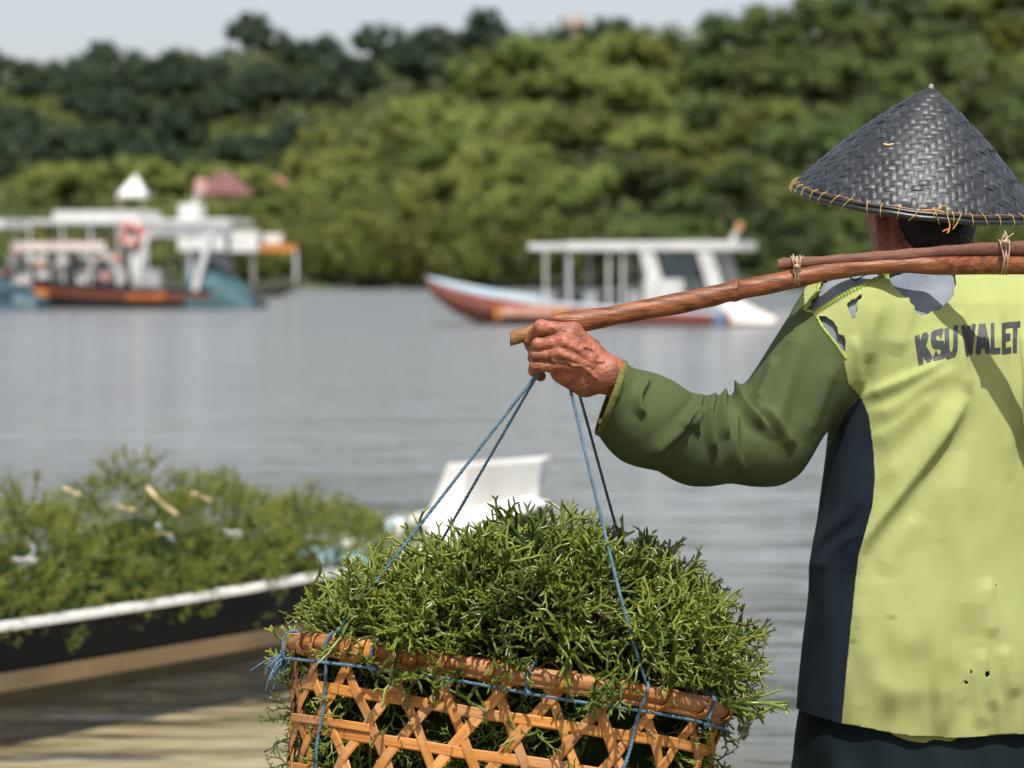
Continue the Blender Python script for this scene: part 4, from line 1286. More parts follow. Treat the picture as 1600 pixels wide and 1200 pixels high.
shirt = cloth('shirt', Vl, Tl, M_lime, man, attrs={'grime': grime})
shirt['label'] = 'torn lime back of the shirt'
s1 = cloth('sleeve', Vs, Ts, M_green, shirt); s1['label'] = 'olive green sleeve bent at the elbow'
s2 = cloth('sleeve', Vsr, Tsr, M_green, shirt)
sp = cloth('side_panel', Vn, Tn, M_navy, shirt); sp['label'] = 'navy side panel'

# undershirt: the same body, undisplaced, a few millimetres inside
UV_ = SV - SN * .003 + SN * (0.0012 * vnoise(SV, .05, 41) - 0.0012)[:, None]
qu = to_px(UV_)
uv, ut, _ = clip(UV_, ST_, np.minimum(1260 - qu[:, 1], np.minimum(qu[:, 0] - 1240, 1700 - qu[:, 0])), {'d': disp})
quu = to_px(uv)
uv, ut, _ = clip(uv, ut, -poly_sd(quu, [(p[0] - 12, p[1]) for p in SEAM_ARM[4:]] + [(1285, 560)]), {'d': uv[:, 0]})
uv, ut, _ = clip(uv, ut, lerp_table(to_px(uv)[:, 0], HEM) - to_px(uv)[:, 1] - 6, {'d': uv[:, 0]})
nk = P(1462, 428, 3.862)
uv, ut, _ = clip(uv, ut, np.linalg.norm((uv - nk) * np.array((1, 1, .9)), axis=1) - .060, {'d': uv[:, 0]})
obj('undershirt', mesh_np('undershirt', uv, ut), M_under, man)

# surface picking for seams, print and hems
def bvh_of(V, T): return BVHTree.FromPolygons([tuple(v) for v in V], [tuple(int(i) for i in t) for t in T])
BV_shirt = bvh_of(SVd, ST_)
BV_base = bvh_of(uv, ut)
def pick(px, py, bv, lift):
    d = P(px, py, 3.0) - CAM; d /= np.linalg.norm(d)
    loc, nr, idx, dist = bv.ray_cast(Vector(CAM), Vector(d))
    if loc is None: return None
    if nr.dot(Vector(d)) > 0: nr = -nr
    return np.array(loc + nr * lift)
def tape(pl, width, bv, lift, n=40, wob=0.0, seed=0):
    q = smooth_path(pl, n); r = np.random.RandomState(seed); rows = []
    for i in range(n):
        t = q[min(i + 1, n - 1)] - q[max(i - 1, 0)]; t /= np.linalg.norm(t); nn = np.array((-t[1], t[0]))
        row = []
        for k, l in ((-1, .0), (-.8, 1), (0, 1.25), (.8, 1), (1, .0)):
            w = width * .5 * k * (1 + wob * r.normal()) if abs(k) == 1 else width * .5 * k
            c = pick(*(q[i] + nn * w), bv, lift * l)
            row.append(c)
        if any(c is None for c in row): continue
        rows.append(row)
    m = MB()
    if len(rows) > 1: m.grid(rows)
    return m
M_seam = mat('lime_seam_tape', (0.30, 0.36, 0.08), 0.85, (0.18, 0.22, 0.04), 160.0, spec=.12, bump=.0006, bscale=300)
obj('shoulder_seam', tape([(1271, 490), (1290, 478), (1337, 451), (1388, 428)], 6.5, BV_shirt, .0012, 60), M_seam, shirt, smooth=True)
obj('torn_edge', tape([(1257, 486), (1266, 472), (1278, 456), (1281, 444), (1287, 432), (1300, 426), (1316, 418), (1344, 412.5)], 5, BV_shirt, .003, 50, .35, 3), M_seam, shirt, smooth=True)
obj('armhole_seam', tape([(1276, 494), (1286, 512), (1302, 532), (1314, 550), (1322, 560)], 4.5, BV_shirt, .0015, 40), M_seam, shirt, smooth=True)
obj('torn_edge', tape([(1372, 433), (1386, 427), (1400, 420), (1410, 416)], 6, BV_shirt, .004, 24, .3, 4), M_seam, shirt, smooth=True)
# stitches across the shoulder tape
for k in range(26):
    t = k / 25; q = smooth_path([(1277, 487), (1300, 472), (1337, 451), (1384, 430)], 26)[k]
    a, b = pick(q[0] - 1.6, q[1] - 3.0, BV_shirt, .0032), pick(q[0] + 1.4, q[1] + 3.0, BV_shirt, .0032)
    if a is None or b is None: continue
    if k == 0: stm = MB()
    stm.tube([a, b], .0006, 4)
obj('stitching', stm, mat('olive_thread', (.20, .26, .03), .8), shirt)
# cuff hem
def cuff(parent, C, N, bv, R):
    ring = []
    Vc = SVd; q = to_px(Vc); s = (q - C) @ N
    near = np.abs(s) < 2.2
    pts = Vc[near]; c = pts.mean(0)
    ax = P(*(C + N * 10), c[1]) - P(*C, c[1]); ax /= np.linalg.norm(ax)
    e1 = np.cross(ax, (0, 1, 0)); e1 /= np.linalg.norm(e1); e2 = np.cross(ax, e1)
    ang = np.arctan2((pts - c) @ e2, (pts - c) @ e1)
    rad = np.linalg.norm(pts - c - ((pts - c) @ ax)[:, None] * ax, axis=1)
    o = np.argsort(ang); aa, rr = ang[o], rad[o]
    m = MB(); rows = []
    for a in np.linspace(-math.pi, math.pi, 73)[:-1]:
        r = np.interp(a, aa, rr, period=2 * math.pi)
        w = .0006 * math.sin(a * 40)
        rows.append([c + ax * x + (e1 * math.cos(a) + e2 * math.sin(a)) * (r + l + w) for x, l in ((-.006, .0005), (-.004, .0022), (.002, .0024), (.0042, .001), (.003, -.003))])
    rows.append(rows[0]); m.grid(rows)
    return obj('cuff', m, mat('olive_cuff_edging', (.115, .125, .034), .85, (.075, .083, .02), 160.0, bump=.0006, bscale=300, spec=.12), parent, smooth=True)
cuff(s1, CUFF_C, CUFF_N, BV_shirt, 0)
# hem flap hanging below
fl_ = MB(); rows = []
for t in np.linspace(0, 1, 16):
    x = 1392 + 104 * t; y0 = lerp_table(x, HEM) - 7; y1 = lerp_table(x, HEM) + 1.5 + 8.5 * math.sin(math.pi * t) ** .7
    b0 = pick(x, y0 - 3, BV_shirt, -.003)
    rows.append([P(x, y0 + (y1 - y0) * s, b0[1] + .004 + .004 * s) for s in np.linspace(0, 1, 4)])
fl_.grid(rows); o = obj('hem_flap', fl_, M_lime, shirt, smooth=True)
o.data.attributes.new('grime', 'FLOAT', 'POINT').data.foreach_set('value', np.full(len(o.data.vertices), .35, np.float32))

# undershirt seams
und = [c for c in man.children if c.name.startswith('undershirt')][0]
M_useam = mat('dark_seam', (.035, .04, .05), .9)
for k, pl in enumerate(([(1304, 424), (1318, 428), (1336, 439)], [(1336, 439), (1352, 430), (1372, 424), (1390, 421)], [(1388, 433), (1410, 426), (1440, 423)])):
    pts = [pick(*q, BV_base, .0009) for q in smooth_path(pl, 14)]
    pts = [p for p in pts if p is not None]
    if len(pts) > 2:
        m = MB(); m.tube(pts, .0009, 5); obj('seam', m, M_useam, und)

# printed letters, each laid on the cloth
LET = {'K': [(1430, 525), (1450, 518), (1457, 564), (1437, 571)], 'S': [(1454, 518), (1475, 512), (1478, 559), (1458, 565)], 'U': [(1477, 513), (1496, 508), (1495, 556), (1478, 562)],
       'W': [(1502, 508), (1524, 506), (1521, 553), (1507, 557)], 'A': [(1524, 507), (1545, 505), (1547, 552), (1525, 554)], 'L': [(1549, 505), (1562, 504), (1563, 552), (1549, 553)],
       'E': [(1566, 505), (1580, 503), (1580, 551), (1566, 553)], 'T': [(1577, 503.5), (1594, 502), (1593, 551), (1578, 551)]}
# letter strokes on a unit box, y down
def quad(a, b, w): 
    a = np.array(a, float); b = np.array(b, float); t = b - a; n = np.array((-t[1], t[0])); n /= np.linalg.norm(n); return [tuple(a + n * w / 2), tuple(b + n * w / 2), tuple(b - n * w / 2), tuple(a - n * w / 2)]
W_ = .26
def arcp(cx, cy, rx, ry, a0, a1, n=14):
    return [(cx + rx * math.cos(a), cy + ry * math.sin(a)) for a in np.linspace(a0, a1, n)]
def ribbon(path, w): 
    p = np.array(path, float); out = []
    for i in range(len(p)):
        t = p[min(i + 1, len(p) - 1)] - p[max(i - 1, 0)]; t = t / np.linalg.norm(t); n = np.array((-t[1], t[0]))
        # horizontal strokes are thinner in a condensed face
        ww = w * (abs(n[0]) + abs(n[1]) * .55)
        out.append((p[i] + n * ww / 2, p[i] - n * ww / 2))
    return out
def strokes(ch):
    h = .13
    if ch == 'K': return [[(.13, 0), (.13, 1)], [(.88, 0), (.22, .55)], [(.38, .42), (.88, 1)]]
    if ch == 'L': return [[(.13, 0), (.13, 1)], [(.0, .925), (1, .925)]]
    if ch == 'E': return [[(.13, 0), (.13, 1)], [(0, .07), (.95, .07)], [(0, .48), (.9, .48)], [(0, .93), (1, .93)]]
    if ch == 'T': return [[(.5, 0), (.5, 1)], [(0, .07), (1, .07)]]
    if ch == 'A': return [[(.46, 0), (.12, 1)], [(.54, 0), (.88, 1)], [(.2, .72), (.8, .72)]]
    if ch == 'W': return [[(.10, 0), (.30, 1)], [(.50, .05), (.30, 1)], [(.50, .05), (.70, 1)], [(.90, 0), (.70, 1)]]
    if ch == 'U': return [[(.13, 0), (.13, .68)] + arcp(.5, .68, .37, .25, math.pi, 0)[1:] + [(.87, 0)]]
    if ch == 'S': return [arcp(.5, .28, .37, .21, -.35, -math.pi, 12) + arcp(.5, .28, .37, .21, math.pi, math.pi * .62, 6) + arcp(.5, .72, .37, .215, -math.pi * .38, 0, 6) + arcp(.5, .72, .37, .215, 0, math.pi * .93, 14)]
def dens(path, n):
    p = np.array(path, float); s = np.linalg.norm(np.diff(p, axis=0), axis=1); c = np.concatenate(((0,), np.cumsum(s)))
    t = np.linspace(0, c[-1], n); return np.stack((np.interp(t, c, p[:, 0]), np.interp(t, c, p[:, 1])), -1)
for ch, box in LET.items():
    b = np.array(box, float); m = MB(); rs_ = np.random.RandomState(ord(ch))
    for si, st in enumerate(strokes(ch)):
        path = dens(st, 26)
        wst = {'W': .27, 'S': .36, 'E': .42, 'L': .42, 'T': .42, 'A': .34}.get(ch, .38)
        rows = []
        for a, c in ribbon(path, wst):
            row = []
            for s in np.linspace(0, 1, 5):
                u, v = a + (c - a) * s
                if si == 0 and ch in 'UKLET' or True: v = min(max(v, 0), 1)
                q = (b[0] * (1 - u) + b[1] * u) * (1 - v) + (b[3] * (1 - u) + b[2] * u) * v
                row.append(pick(q[0], q[1], BV_shirt, .0010 + .00008 * si))
            rows.append(row)
        m.grid(rows)
    lo = obj('letter', m, M_print, shirt)

# ------------------------------------------------------------------ skin: head, neck, torso, arms
HD = P(1442, 300, 3.985)
ARM_END = P(1010, 628, 3.69)
def body_sd(p):
    d = torso_sd(p, -.016)
    d = np.maximum(d, .45 - p[:, 2])
    s = np.minimum(caps(p, NK_L, SH_L, .045, .05), caps(p, NK_R, SH_R, .045, .05))
    d = smin(d, s, .05)
    arm = smin(smin(caps(p, SH_L, EL, .056, .044), caps(p, EL, FA1, .044, .040), .02), smin(caps(p, FA1, FA2, .040, .036), caps(p, FA2, ARM_END, .036, .030), .01), .01)
    armr = smin(caps(p, SH_R, ELr, .056, .045), caps(p, ELr, WRr, .044, .032), .02)
    d = smin(d, np.minimum(arm, armr), .02)
    neck = caps(p, P(1448, 440, 3.925), P(1436, 340, 3.975), .078, .084)
    d = smin(d, neck, .035)
    head = smin(ell(p, HD, (.077, .098, .105)), caps(p, P(1425, 345, 3.94), P(1405, 330, 4.06), .050, .045), .03)   # skull and jaw, face turned away
    nose = ell(p, P(1400, 318, 4.115), (.014, .03, .022))
    head = smin(head, nose, .02)
    d = smin(d, head, .02)
    # neck cords
    d = smin(d, caps(p, P(1382, 412, 3.885), P(1380, 335, 3.925), .013, .016), .012)
    d = smin(d, caps(p, P(1404, 416, 3.862), P(1404, 335, 3.905), .008, .010), .009)
    # ear at the left
    ear = np.maximum(ell(p, P(1362, 300, 3.985), (.012, .020, .034)), -ell(p, P(1356, 298, 3.975), (.008, .013, .022)))
    d = smin(d, ear, .012)
    # right hand, closed on the pole outside the picture
    hr = smin(ell(p, WRr + np.array((.045, -.01, .03)), (.045, .03, .045)), caps(p, WRr, WRr + np.array((.04, 0, .02)), .03, .032), .02)
    d = smin(d, hr, .02)
    # hips and legs down to the feet
    hip = caps(p, (TX[1] - .07, 3.89, .72), (TX[1] + .07, 3.89, .72), .11, .11)
    d = smin(d, hip, .06)
    for sx in (-1, 1):
        hx = TX[1] + sx * .095
        leg = smin(caps(p, (hx, 3.89, .70), (hx + sx * .01, 3.875, .36), .085, .052), caps(p, (hx + sx * .01, 3.875, .36), (hx + sx * .015, 3.90, -.03), .050, .034), .03)
        foot = caps(p, (hx + sx * .015, 3.90, -.06), (hx + sx * .03, 4.06, -.085), .034, .024)
        d = smin(d, smin(leg, foot, .02), .02)
    return d
BVv, BFf = sdf_mesh(body_sd, (.10, 3.30, -.13), (1.36, 4.16, 1.66), .0055)

# the left hand: fist closed on the pole tip, seen from the back
def HP(zx, zy, D): return P(780 + zx / 6.667, 460 + zy / 6.667, D)
HDp = 3.640
fing = [   # MCP, PIP, DIP, tip and radii
    [HP(770, 385, HDp - .004), HP(440, 345, HDp - .012), HP(315, 470, HDp + .006), HP(330, 540, HDp + .030)],
    [HP(660, 490, HDp - .016), HP(400, 520, HDp - .016), HP(355, 575, HDp + .014), HP(430, 585, HDp + .036)],
    [HP(620, 610, HDp - .016), HP(385, 630, HDp - .012), HP(355, 660, HDp + .016), HP(430, 680, HDp + .036)],
    [HP(600, 740, HDp - .008), HP(385, 735, HDp - .006), HP(370, 790, HDp + .012), HP(430, 850, HDp + .022)],
]
frad = [(.0142, .0110, .0104, .0090), (.0132, .0088, .0086, .0078), (.0122, .0084, .0082, .0076), (.0118, .0098, .0098, .0084)]
WRh = HP(1130, 830, HDp + .004)
def hand_sd(p):
    d = smin(ell(p, HP(800, 640, HDp + .010), (.036, .018, .036)), caps(p, HP(1000, 760, HDp + .006), WRh, .0280, .0275), .02)
    d = smin(d, caps(p, WRh, ARM_END, .0265, .0275), .012)
    for k, f in enumerate(fing):
        mc = caps(p, HP(1000, 700 + 40 * k, HDp + .004), f[0], .018, frad[k][0])
        d = smin(d, mc, .010)
    # heel of the hand and thumb base underneath
    d = smin(d, caps(p, HP(650, 820, HDp + .004), HP(900, 930, HDp + .010), .016, .021), .014)
    d = smin(d, caps(p, HP(960, 560, HDp + .030), HP(760, 470, HDp + .046), .015, .013), .012)
    th = smin(caps(p, HP(760, 470, HDp + .046), HP(600, 490, HDp + .056), .0128, .0115), caps(p, HP(600, 490, HDp + .056), HP(480, 560, HDp + .050), .0112, .009), .004)
    d = smin(d, th, .006)
    fd = None
    for k, f in enumerate(fing):
        r = frad[k]
        c = smin(caps(p, f[0], f[1], r[0] * .94, r[1] * .98), caps(p, f[1], f[2], r[1], r[2]), .003)
        c = smin(c, caps(p, f[2], f[3], r[2], r[3]), .003)
        c = smin(c, ell(p, f[1], (r[1] * 1.08,) * 3), .003)           # knuckle
        fd = c if fd is None else smin(fd, c, .0008)
    d = smin(d, fd, .0045)
    # tendons and veins on the back
    for a, b, w in ((HP(740, 420, HDp - .016), HP(1000, 640, HDp - .020), .0042), (HP(690, 500, HDp - .0265), HP(980, 680, HDp - .022), .0050), (HP(640, 620, HDp - .0275), HP(960, 740, HDp - .022), .0046), (HP(620, 735, HDp - .018), HP(930, 800, HDp - .019), .0040)):
        d = smin(d, caps(p, a, b, w, w * .7), .007)
    for path, w in (([(760, 500), (830, 570), (870, 640), (960, 690), (1080, 700)], .0019), ([(640, 560), (700, 560), (760, 610), (820, 660)], .0021), ([(560, 690), (640, 705), (720, 700), (770, 740), (850, 740)], .0021),
                    ([(830, 570), (900, 540), (960, 570)], .0015), ([(850, 740), (930, 790), (1000, 870)], .0017)):
        q = [HP(x, y, HDp - .0215 - .003 * math.exp(-((x - 800) / 160) ** 2)) for x, y in path]
        for a, b in zip(q[:-1], q[1:]): d = smin(d, caps(p, a, b, w * .85, w * .85), .004)
    return d
HV, HF = sdf_mesh(hand_sd, HP(180, 180, HDp - .05), HP(1480, 180, HDp + .09) * np.array((1, 1, 0)) + np.array((.02, 0, 1.405)), .00125) if False else sdf_mesh(hand_sd, (P(815, 500, HDp)[0] - .015, HDp - .05, P(900, 640, HDp)[2] - .01), (P(1015, 500, HDp)[0], HDp + .105, P(900, 490, HDp)[2] + .012), .00125)
hn = normals(HV, HF)
crease = 0.00010 * vnoise(HV, .0045, 51) + .00018 * vnoise(HV, .011, 52)
for k, f in enumerate(fing):       # skin creases over the finger joints
    for a, b in ((f[0], f[1]), (f[1], f[2])):
        ax = (b - a) / np.linalg.norm(b - a); t = (HV - b) @ ax; dist = np.linalg.norm(HV - b, axis=1)
        crease -= .0003 * np.maximum(0, np.sin(t / .0028 * 6.283)) * np.exp(-(dist / .010) ** 2)
HV = HV + hn * crease[:, None]
allV = np.concatenate((BVv, HV)); allF = np.concatenate((BFf, HF + len(BVv)))
obj('body', mesh_np('body', allV, allF), M_skin, man)
# short dark hair, carried down the nape to stand for the hat's shadow
def hair_shade_sd(p):
    d = ell(p, HD + np.array((.006, -.030, -.010)), (.076, .132, .150))
    cut = np.maximum(d, (HD[2] - .112) - p[:, 2] + .10 * (p[:, 1] - HD[1]) + .006 * np.sin(p[:, 0] * 160))
    return np.maximum(np.maximum(cut, p[:, 2] - HD[2] - .015), p[:, 1] - HD[1] - .035)
hv, hf = sdf_mesh(hair_shade_sd, HD - .14, HD + .14, .004)
obj('hair_and_shade', mesh_np('hair_and_shade', hv, hf), M_hair, man)
# eyes and mouth on the far side of the head
for sx in (-.03, .03):
    e = MB(); c = HD + np.array((-.03 + sx, .088, .002)); e.tube([c + np.array((-.012, 0, 0)), c + np.array((0, .004, 0)), c + np.array((.012, 0, 0))], [.003, .006, .003], 8); obj('eye', e, M_white, man, smooth=True)
e = MB(); c = HD + np.array((-.03, .092, -.062)); e.tube([c + np.array((-.022, -.006, 0)), c, c + np.array((.022, -.006, 0))], [.003, .005, .003], 8); obj('mouth', e, mat('lip', (.25, .08, .06), .5), man, smooth=True)

# trousers: wide dark cloth from under the shirt to the shins
def trous_sd(p):
    z = p[:, 2]
    d = torso_sd(np.stack((p[:, 0], p[:, 1], np.clip(z, .60, 2)), -1), -.010)
    d = np.maximum(d, z - .80)
    d = np.maximum(d, .42 - z)
    for sx in (-1, 1):
        hx = TX[1] + sx * .125
        leg = caps(p, (hx, 3.885, .62), (hx + sx * .03, 3.885, .16), .125, .105)
        d = smin(d, leg, .03)
    q = .0045 * np.sin(p[:, 0] * 75 + 3 * np.sin(z * 9)) * np.clip((.75 - z) * 6, 0, 1)
    return np.maximum(d + q, .20 - z)
tv, tf = sdf_mesh(trous_sd, (.38, 3.55, .12), (1.05, 4.18, .86), .005)
tt = tris_of(tf)
tv, tt, _ = clip(tv, tt, tv[:, 2] - .208, {'d': tv[:, 0]})
cloth('trousers', tv, tt, M_trous, man, .0015)
# ================================================================== hat
M_hat = mat('black_lacquered_bamboo', (0.014, 0.017, 0.023), 0.42, (0.045, 0.051, 0.060), 48.0, (0.45, 0.78), spec=0.42, bump=.0006, bscale=260, stretch=(1, 1, 1), rand=.25, huek=.01)
M_hatbase = mat('hat_under_layer', (0.012, 0.013, 0.016), 0.5)
M_hatrim = mat('hat_rim_band', (0.014, 0.015, 0.018), 0.35, (0.10, 0.045, 0.02), 30, (.62, .72), spec=.5)
M_thread = mat('yellow_thread', (0.50, 0.34, 0.06), 0.6)
M_thread2 = mat('orange_thread', (0.62, 0.22, 0.03), 0.6)
HR = 0.2000
HATC = P(1431, 309, 3.985)
ax = P(1450, 137, 3.985) - HATC; ax = np.array((ax[0], -0.030, ax[2])); HH = np.linalg.norm(ax); ax /= HH
he1 = np.cross((0, 1, 0), ax); he1 /= np.linalg.norm(he1)        # towards the right
if he1[0] < 0: he1 = -he1
he2 = np.cross(ax, he1)                                           # away from the camera or towards it
if he2[1] > 0: he2 = -he2
hat = empty('conical_hat', HATC, 'black woven bamboo conical hat with yellow stitched rim worn low over the nape', 'hat')
SL = math.hypot(HR, HH); SECT = 2 * math.pi * HR / SL             # unrolled sector angle
def cone_pt(u, v, lift=0.0):
    """point of the unrolled cone (apex at 0,0; +u is the side facing the camera) on the hat"""
    r = math.hypot(u, v); th = math.atan2(v, u)
    ph = th * 2 * math.pi / SECT
    k = r / SL
    bulge = .010 * math.sin(math.pi * min(k, 1)) ** 1.0
    rad = he2 * math.cos(ph) + he1 * math.sin(ph)
    nrm = rad * (HH / SL) + ax * (HR / SL)
    return HATC + ax * HH * (1 - k) + rad * (HR * k) + nrm * (lift + bulge)
base = MB(); rows = []
for k in np.linspace(.004, 1, 12):
    rows.append([cone_pt(SL * k * math.cos(t), SL * k * math.sin(t), -.0012) for t in np.linspace(-SECT / 2, SECT / 2, 73)])
base.grid(rows); bo = obj('hat_lining', base, M_hatbase, hat, smooth=True)
so = bo.modifiers.new('thick', 'SOLIDIFY'); so.thickness = .002
# woven strips: twill, each visible float is a piece that dives under at its ends
PIT = .0107
hr = np.random.RandomState(3)
floats = []
NN = int(SL / PIT) + 2
for i in range(-NN, NN + 1):
    for j in range(-NN, NN + 1):
        if (i + j) % 4 == 0: floats.append(('h', i, j))      # weft over two warps
        if (i + j) % 4 == 2: floats.append(('v', i, j))      # warp over two wefts
def float_mesh(kind, i, j):
    L, w = PIT * 2.12, PIT * .462
    cu, cv = ((j + .5) * PIT, i * PIT) if kind == 'h' else (j * PIT, (i + .5) * PIT)
    jit = hr.normal() * .0003; hgt = .0017 * (1 + .30 * hr.normal())
    rows = []
    for a in np.linspace(-1, 1, 5):
        z = hgt * (1 - abs(a) ** 2.6) + .0001
        row = []
        for b in (-1, -.75, .75, 1):
            zz = z - (.0005 if abs(b) == 1 else 0)
            ww = w * (1 + .02 * hr.normal()) if abs(b) == 1 else w
            du, dv = (a * L / 2, b * ww + jit) if kind == 'h' else (b * ww + jit, a * L / 2)
            row.append((cu + du, cv + dv, zz))
        rows.append(row)
    return rows
vis, hid = [], []
for kind, i, j in floats:
    rows = float_mesh(kind, i, j)
    P0 = [[(p[0], p[1]) for p in r] for r in rows]
    ctr = np.mean([q for r in P0 for q in r], 0)
    r, th = math.hypot(*ctr), math.atan2(ctr[1], ctr[0])
    if r > SL * 1.0 or abs(th) > SECT / 2 + .02 or r < .006: continue
    R3 = [[cone_pt(*( (np.array(p[:2]) * min(1, SL * .997 / max(math.hypot(p[0], p[1]), 1e-6)))), p[2]) for p in rr] for rr in rows]
    c = R3[2][1]; ph = th * 2 * math.pi / SECT
    q = to_px(np.array(c))
    n = he2 * math.cos(ph) * (HH / SL) + he1 * math.sin(ph) * (HH / SL) + ax * (HR / SL)
    front = (n @ (CAM - c)) > 0 and q[0] < 1640
    (vis if front else hid).append((n @ (CAM - c), R3))
vis.sort(key=lambda t: -t[0])
print('hat floats', len(vis), len(hid))
for k, (f, R3) in enumerate(vis[:300]):
    m = MB(); m.grid(R3); obj('strip', m, M_hat, hat, smooth=True)
m = MB()
for f, R3 in vis[300:] + hid: m.grid(R3)
obj('strips', m, M_hat, hat, smooth=True, kind='stuff')
# rim: two rolled bands laced with thread
def rim_pt(ph, r, h): return HATC + (he2 * math.cos(ph) + he1 * math.sin(ph)) * r + ax * h
rm = MB(); rm.tube([rim_pt(t, HR + .001 + .0006 * math.sin(9 * t), -.006 + .0006 * math.sin(14 * t)) for t in np.linspace(0, 2 * math.pi, 121)], .0056, 10, cap=False, squash=.9)
obj('rim', rm, M_hatrim, hat, smooth=True)
rm = MB(); rm.tube([rim_pt(t, HR + .0005 + .0010 * math.sin(7 * t), .0015 + .0008 * math.sin(11 * t)) for t in np.linspace(0, 2 * math.pi, 121)], .0030, 8, cap=False)
obj('rim', rm, M_hatrim, hat, smooth=True)
rm = MB(); rm.tube([rim_pt(t, HR - .003, .0045 + .0009 * math.sin(13 * t)) for t in np.linspace(-1.5, 1.5, 90)], [.0010 + .0009 * abs(math.sin(7 * t)) for t in np.linspace(-1.5, 1.5, 90)], 5)
obj('thread', rm, mat('amber_cane', (.16, .07, .02), .5), hat)
for k, t in enumerate(np.arange(-math.pi, math.pi, 2 * math.pi / 46)):
    t += hr.normal() * .012; sl = hr.normal() * .03
    m = MB(); m.tube([rim_pt(t, HR - .006, .008), rim_pt(t, HR + .0045, .004), rim_pt(t + sl * .5, HR + .0078, -.006), rim_pt(t + sl, HR + .003, -.0135), rim_pt(t + sl, HR - .004, -.012)], .00065, 5)
    obj('stitch', m, M_thread if k % 5 else mat('pale_thread', (.6, .5, .3), .6) if k == 0 else M_thread, hat)
# loose knot and thread ends
def px_on(px, py, D): return P(px, py, D)
DF = HATC[1] - HR - .010
for pts, mm_, r in (([(1459, 336), (1468, 324), (1480, 322), (1480, 335), (1484, 352), (1482, 360)], M_thread, .0008), ([(1482, 358), (1476, 360), (1473, 362)], M_thread2, .0009), ([(1484, 350), (1483, 360), (1480, 364)], M_thread2, .0012),
                    ([(1503, 332), (1497, 346), (1489, 358)], M_thread, .0009), ([(1440, 328), (1460, 328), (1475, 331)], M_thread2, .0010)):
    m = MB(); m.tube(smooth_path([px_on(*q, DF) for q in pts], 14), r, 5); obj('thread', m, mm_, hat)
tp_ = MB(); tp_.tube([cone_pt(.006, 0, -.004), HATC + ax * (HH + .001), HATC + ax * (HH + .004)], [.0045, .004, .0015], 8); obj('tip', tp_, mat('pale_fibre', (.25, .22, .18), .7), hat)
ck = MB(); ck.tube(smooth_path([cone_pt(.13, -.075, .002), cone_pt(.135, -.068, .003), cone_pt(.134, -.060, .0025)], 6), .0016, 5); obj('straw_chip', ck, mat('straw', (.6, .45, .2), .7), hat)
for pts in ([(1508, 352), (1514, 362), (1520, 375), (1518, 380), (1505, 360)], [(1504, 356), (1512, 370), (1518, 382)]):
    m = MB(); m.tube(smooth_path([px_on(*q, 3.80) for q in pts], 12), .0009, 5); obj('chin_strap', m, M_hair, hat)

# ================================================================== carrying pole
M_pole = mat('oiled_bamboo', (0.24, 0.080, 0.028), 0.42, (0.095, 0.032, 0.015), 14.0, (.38, .64), bump=.0014, bscale=40, stretch=(.8, 9, 9), spec=.35)
M_pole2 = mat('brown_wood', (0.150, 0.058, 0.036), 0.75, (0.095, 0.038, 0.026), 22.0, (.35, .68), bump=.0012, bscale=70, stretch=(1.5, 6, 6))
M_pend = mat('cut_bamboo', (0.24, 0.115, 0.038), 0.6, (0.12, 0.05, 0.02), 30.0, bump=.001, bscale=60, stretch=(1.0, 5, 5))
M_twine = mat('pale_binding', (0.42, 0.31, 0.22), 0.5, (0.30, 0.20, 0.13), 60, spec=.6)
poleD = lambda px: np.interp(px, [780, 860, 1000, 1200, 1350, 1460, 1600, 1750, 2100], [3.648, 3.644, 3.664, 3.71, 3.738, 3.725, 3.625, 3.53, 3.34])
pole = empty('carrying_pole', P(1400, 415, 3.70), 'reddish bamboo carrying pole with a short brown stick lashed on top, resting across the shoulders', 'carrying pole')
def bar(pts, n, m, name, parent, sides=14, seed=0, noise=.0007, depth_k=1.0, cut=None):
    """stick from a list of (px, y_top, y_bottom): elliptical section"""
    pts = smooth_path(pts, n); r = np.random.RandomState(seed); rows = []
    off = r.normal(size=(sides,)) * noise * 1.2
    for i, (x, yt, yb) in enumerate(pts):
        D = poleD(x); c = P(x, (yt + yb) / 2, D); h = (P(x, yt, D) - P(x, yb, D))[2] / 2
        w = h * depth_k
        row = []
        for k in range(sides):
            a = 2 * math.pi * k / sides
            ca, sa_ = math.cos(a), math.sin(a)
            ca = math.copysign(abs(ca) ** .8, ca); sa_ = math.copysign(abs(sa_) ** .8, sa_)
            row.append(c + np.array((0, -ca * w, sa_ * h)) * (1 + off[k] / max(h, .004)) + np.array((0, 0, noise * .5 * math.sin(i * .7 + k))))
        rows.append(row)
    mb = MB(); mb.grid(rows, close=True)
    mb.add(rows[0], [tuple(range(sides))]); mb.add(rows[-1], [tuple(reversed(range(sides)))])
    return obj(name, mb, m, parent, smooth=True)
mp = bar([(863, 494, 504), (867, 492, 508), (880, 489, 513), (900, 486, 519), (950, 480, 508), (1000, 470, 499), (1060, 458, 489), (1110, 448, 478), (1140, 440, 470), (1150, 436, 470), (1160, 437, 466), (1210, 428, 456), (1250, 419, 447), (1300, 410, 436), (1360, 404, 428), (1410, 401, 425), (1480, 400, 428), (1600, 399, 427), (1750, 404, 432), (1900, 425, 455), (2050, 460, 490)], 150, M_pole, 'bamboo_pole', pole, seed=2)
bar([(798, 518, 540), (806, 514, 538), (825, 508, 532), (850, 503, 527), (880, 499, 523), (920, 494, 516), (960, 488, 508)], 40, M_pend, 'pole_tip', pole, seed=3, depth_k=.8)
ed = MB(); ed.tube([P(797.5, 529, 3.648) + np.array((-.0005, 0, 0)), P(800, 529, 3.648)], [.0092, .0108], 10); obj('dark_end', ed, mat('charred_end', (.03, .018, .01), .8), pole)
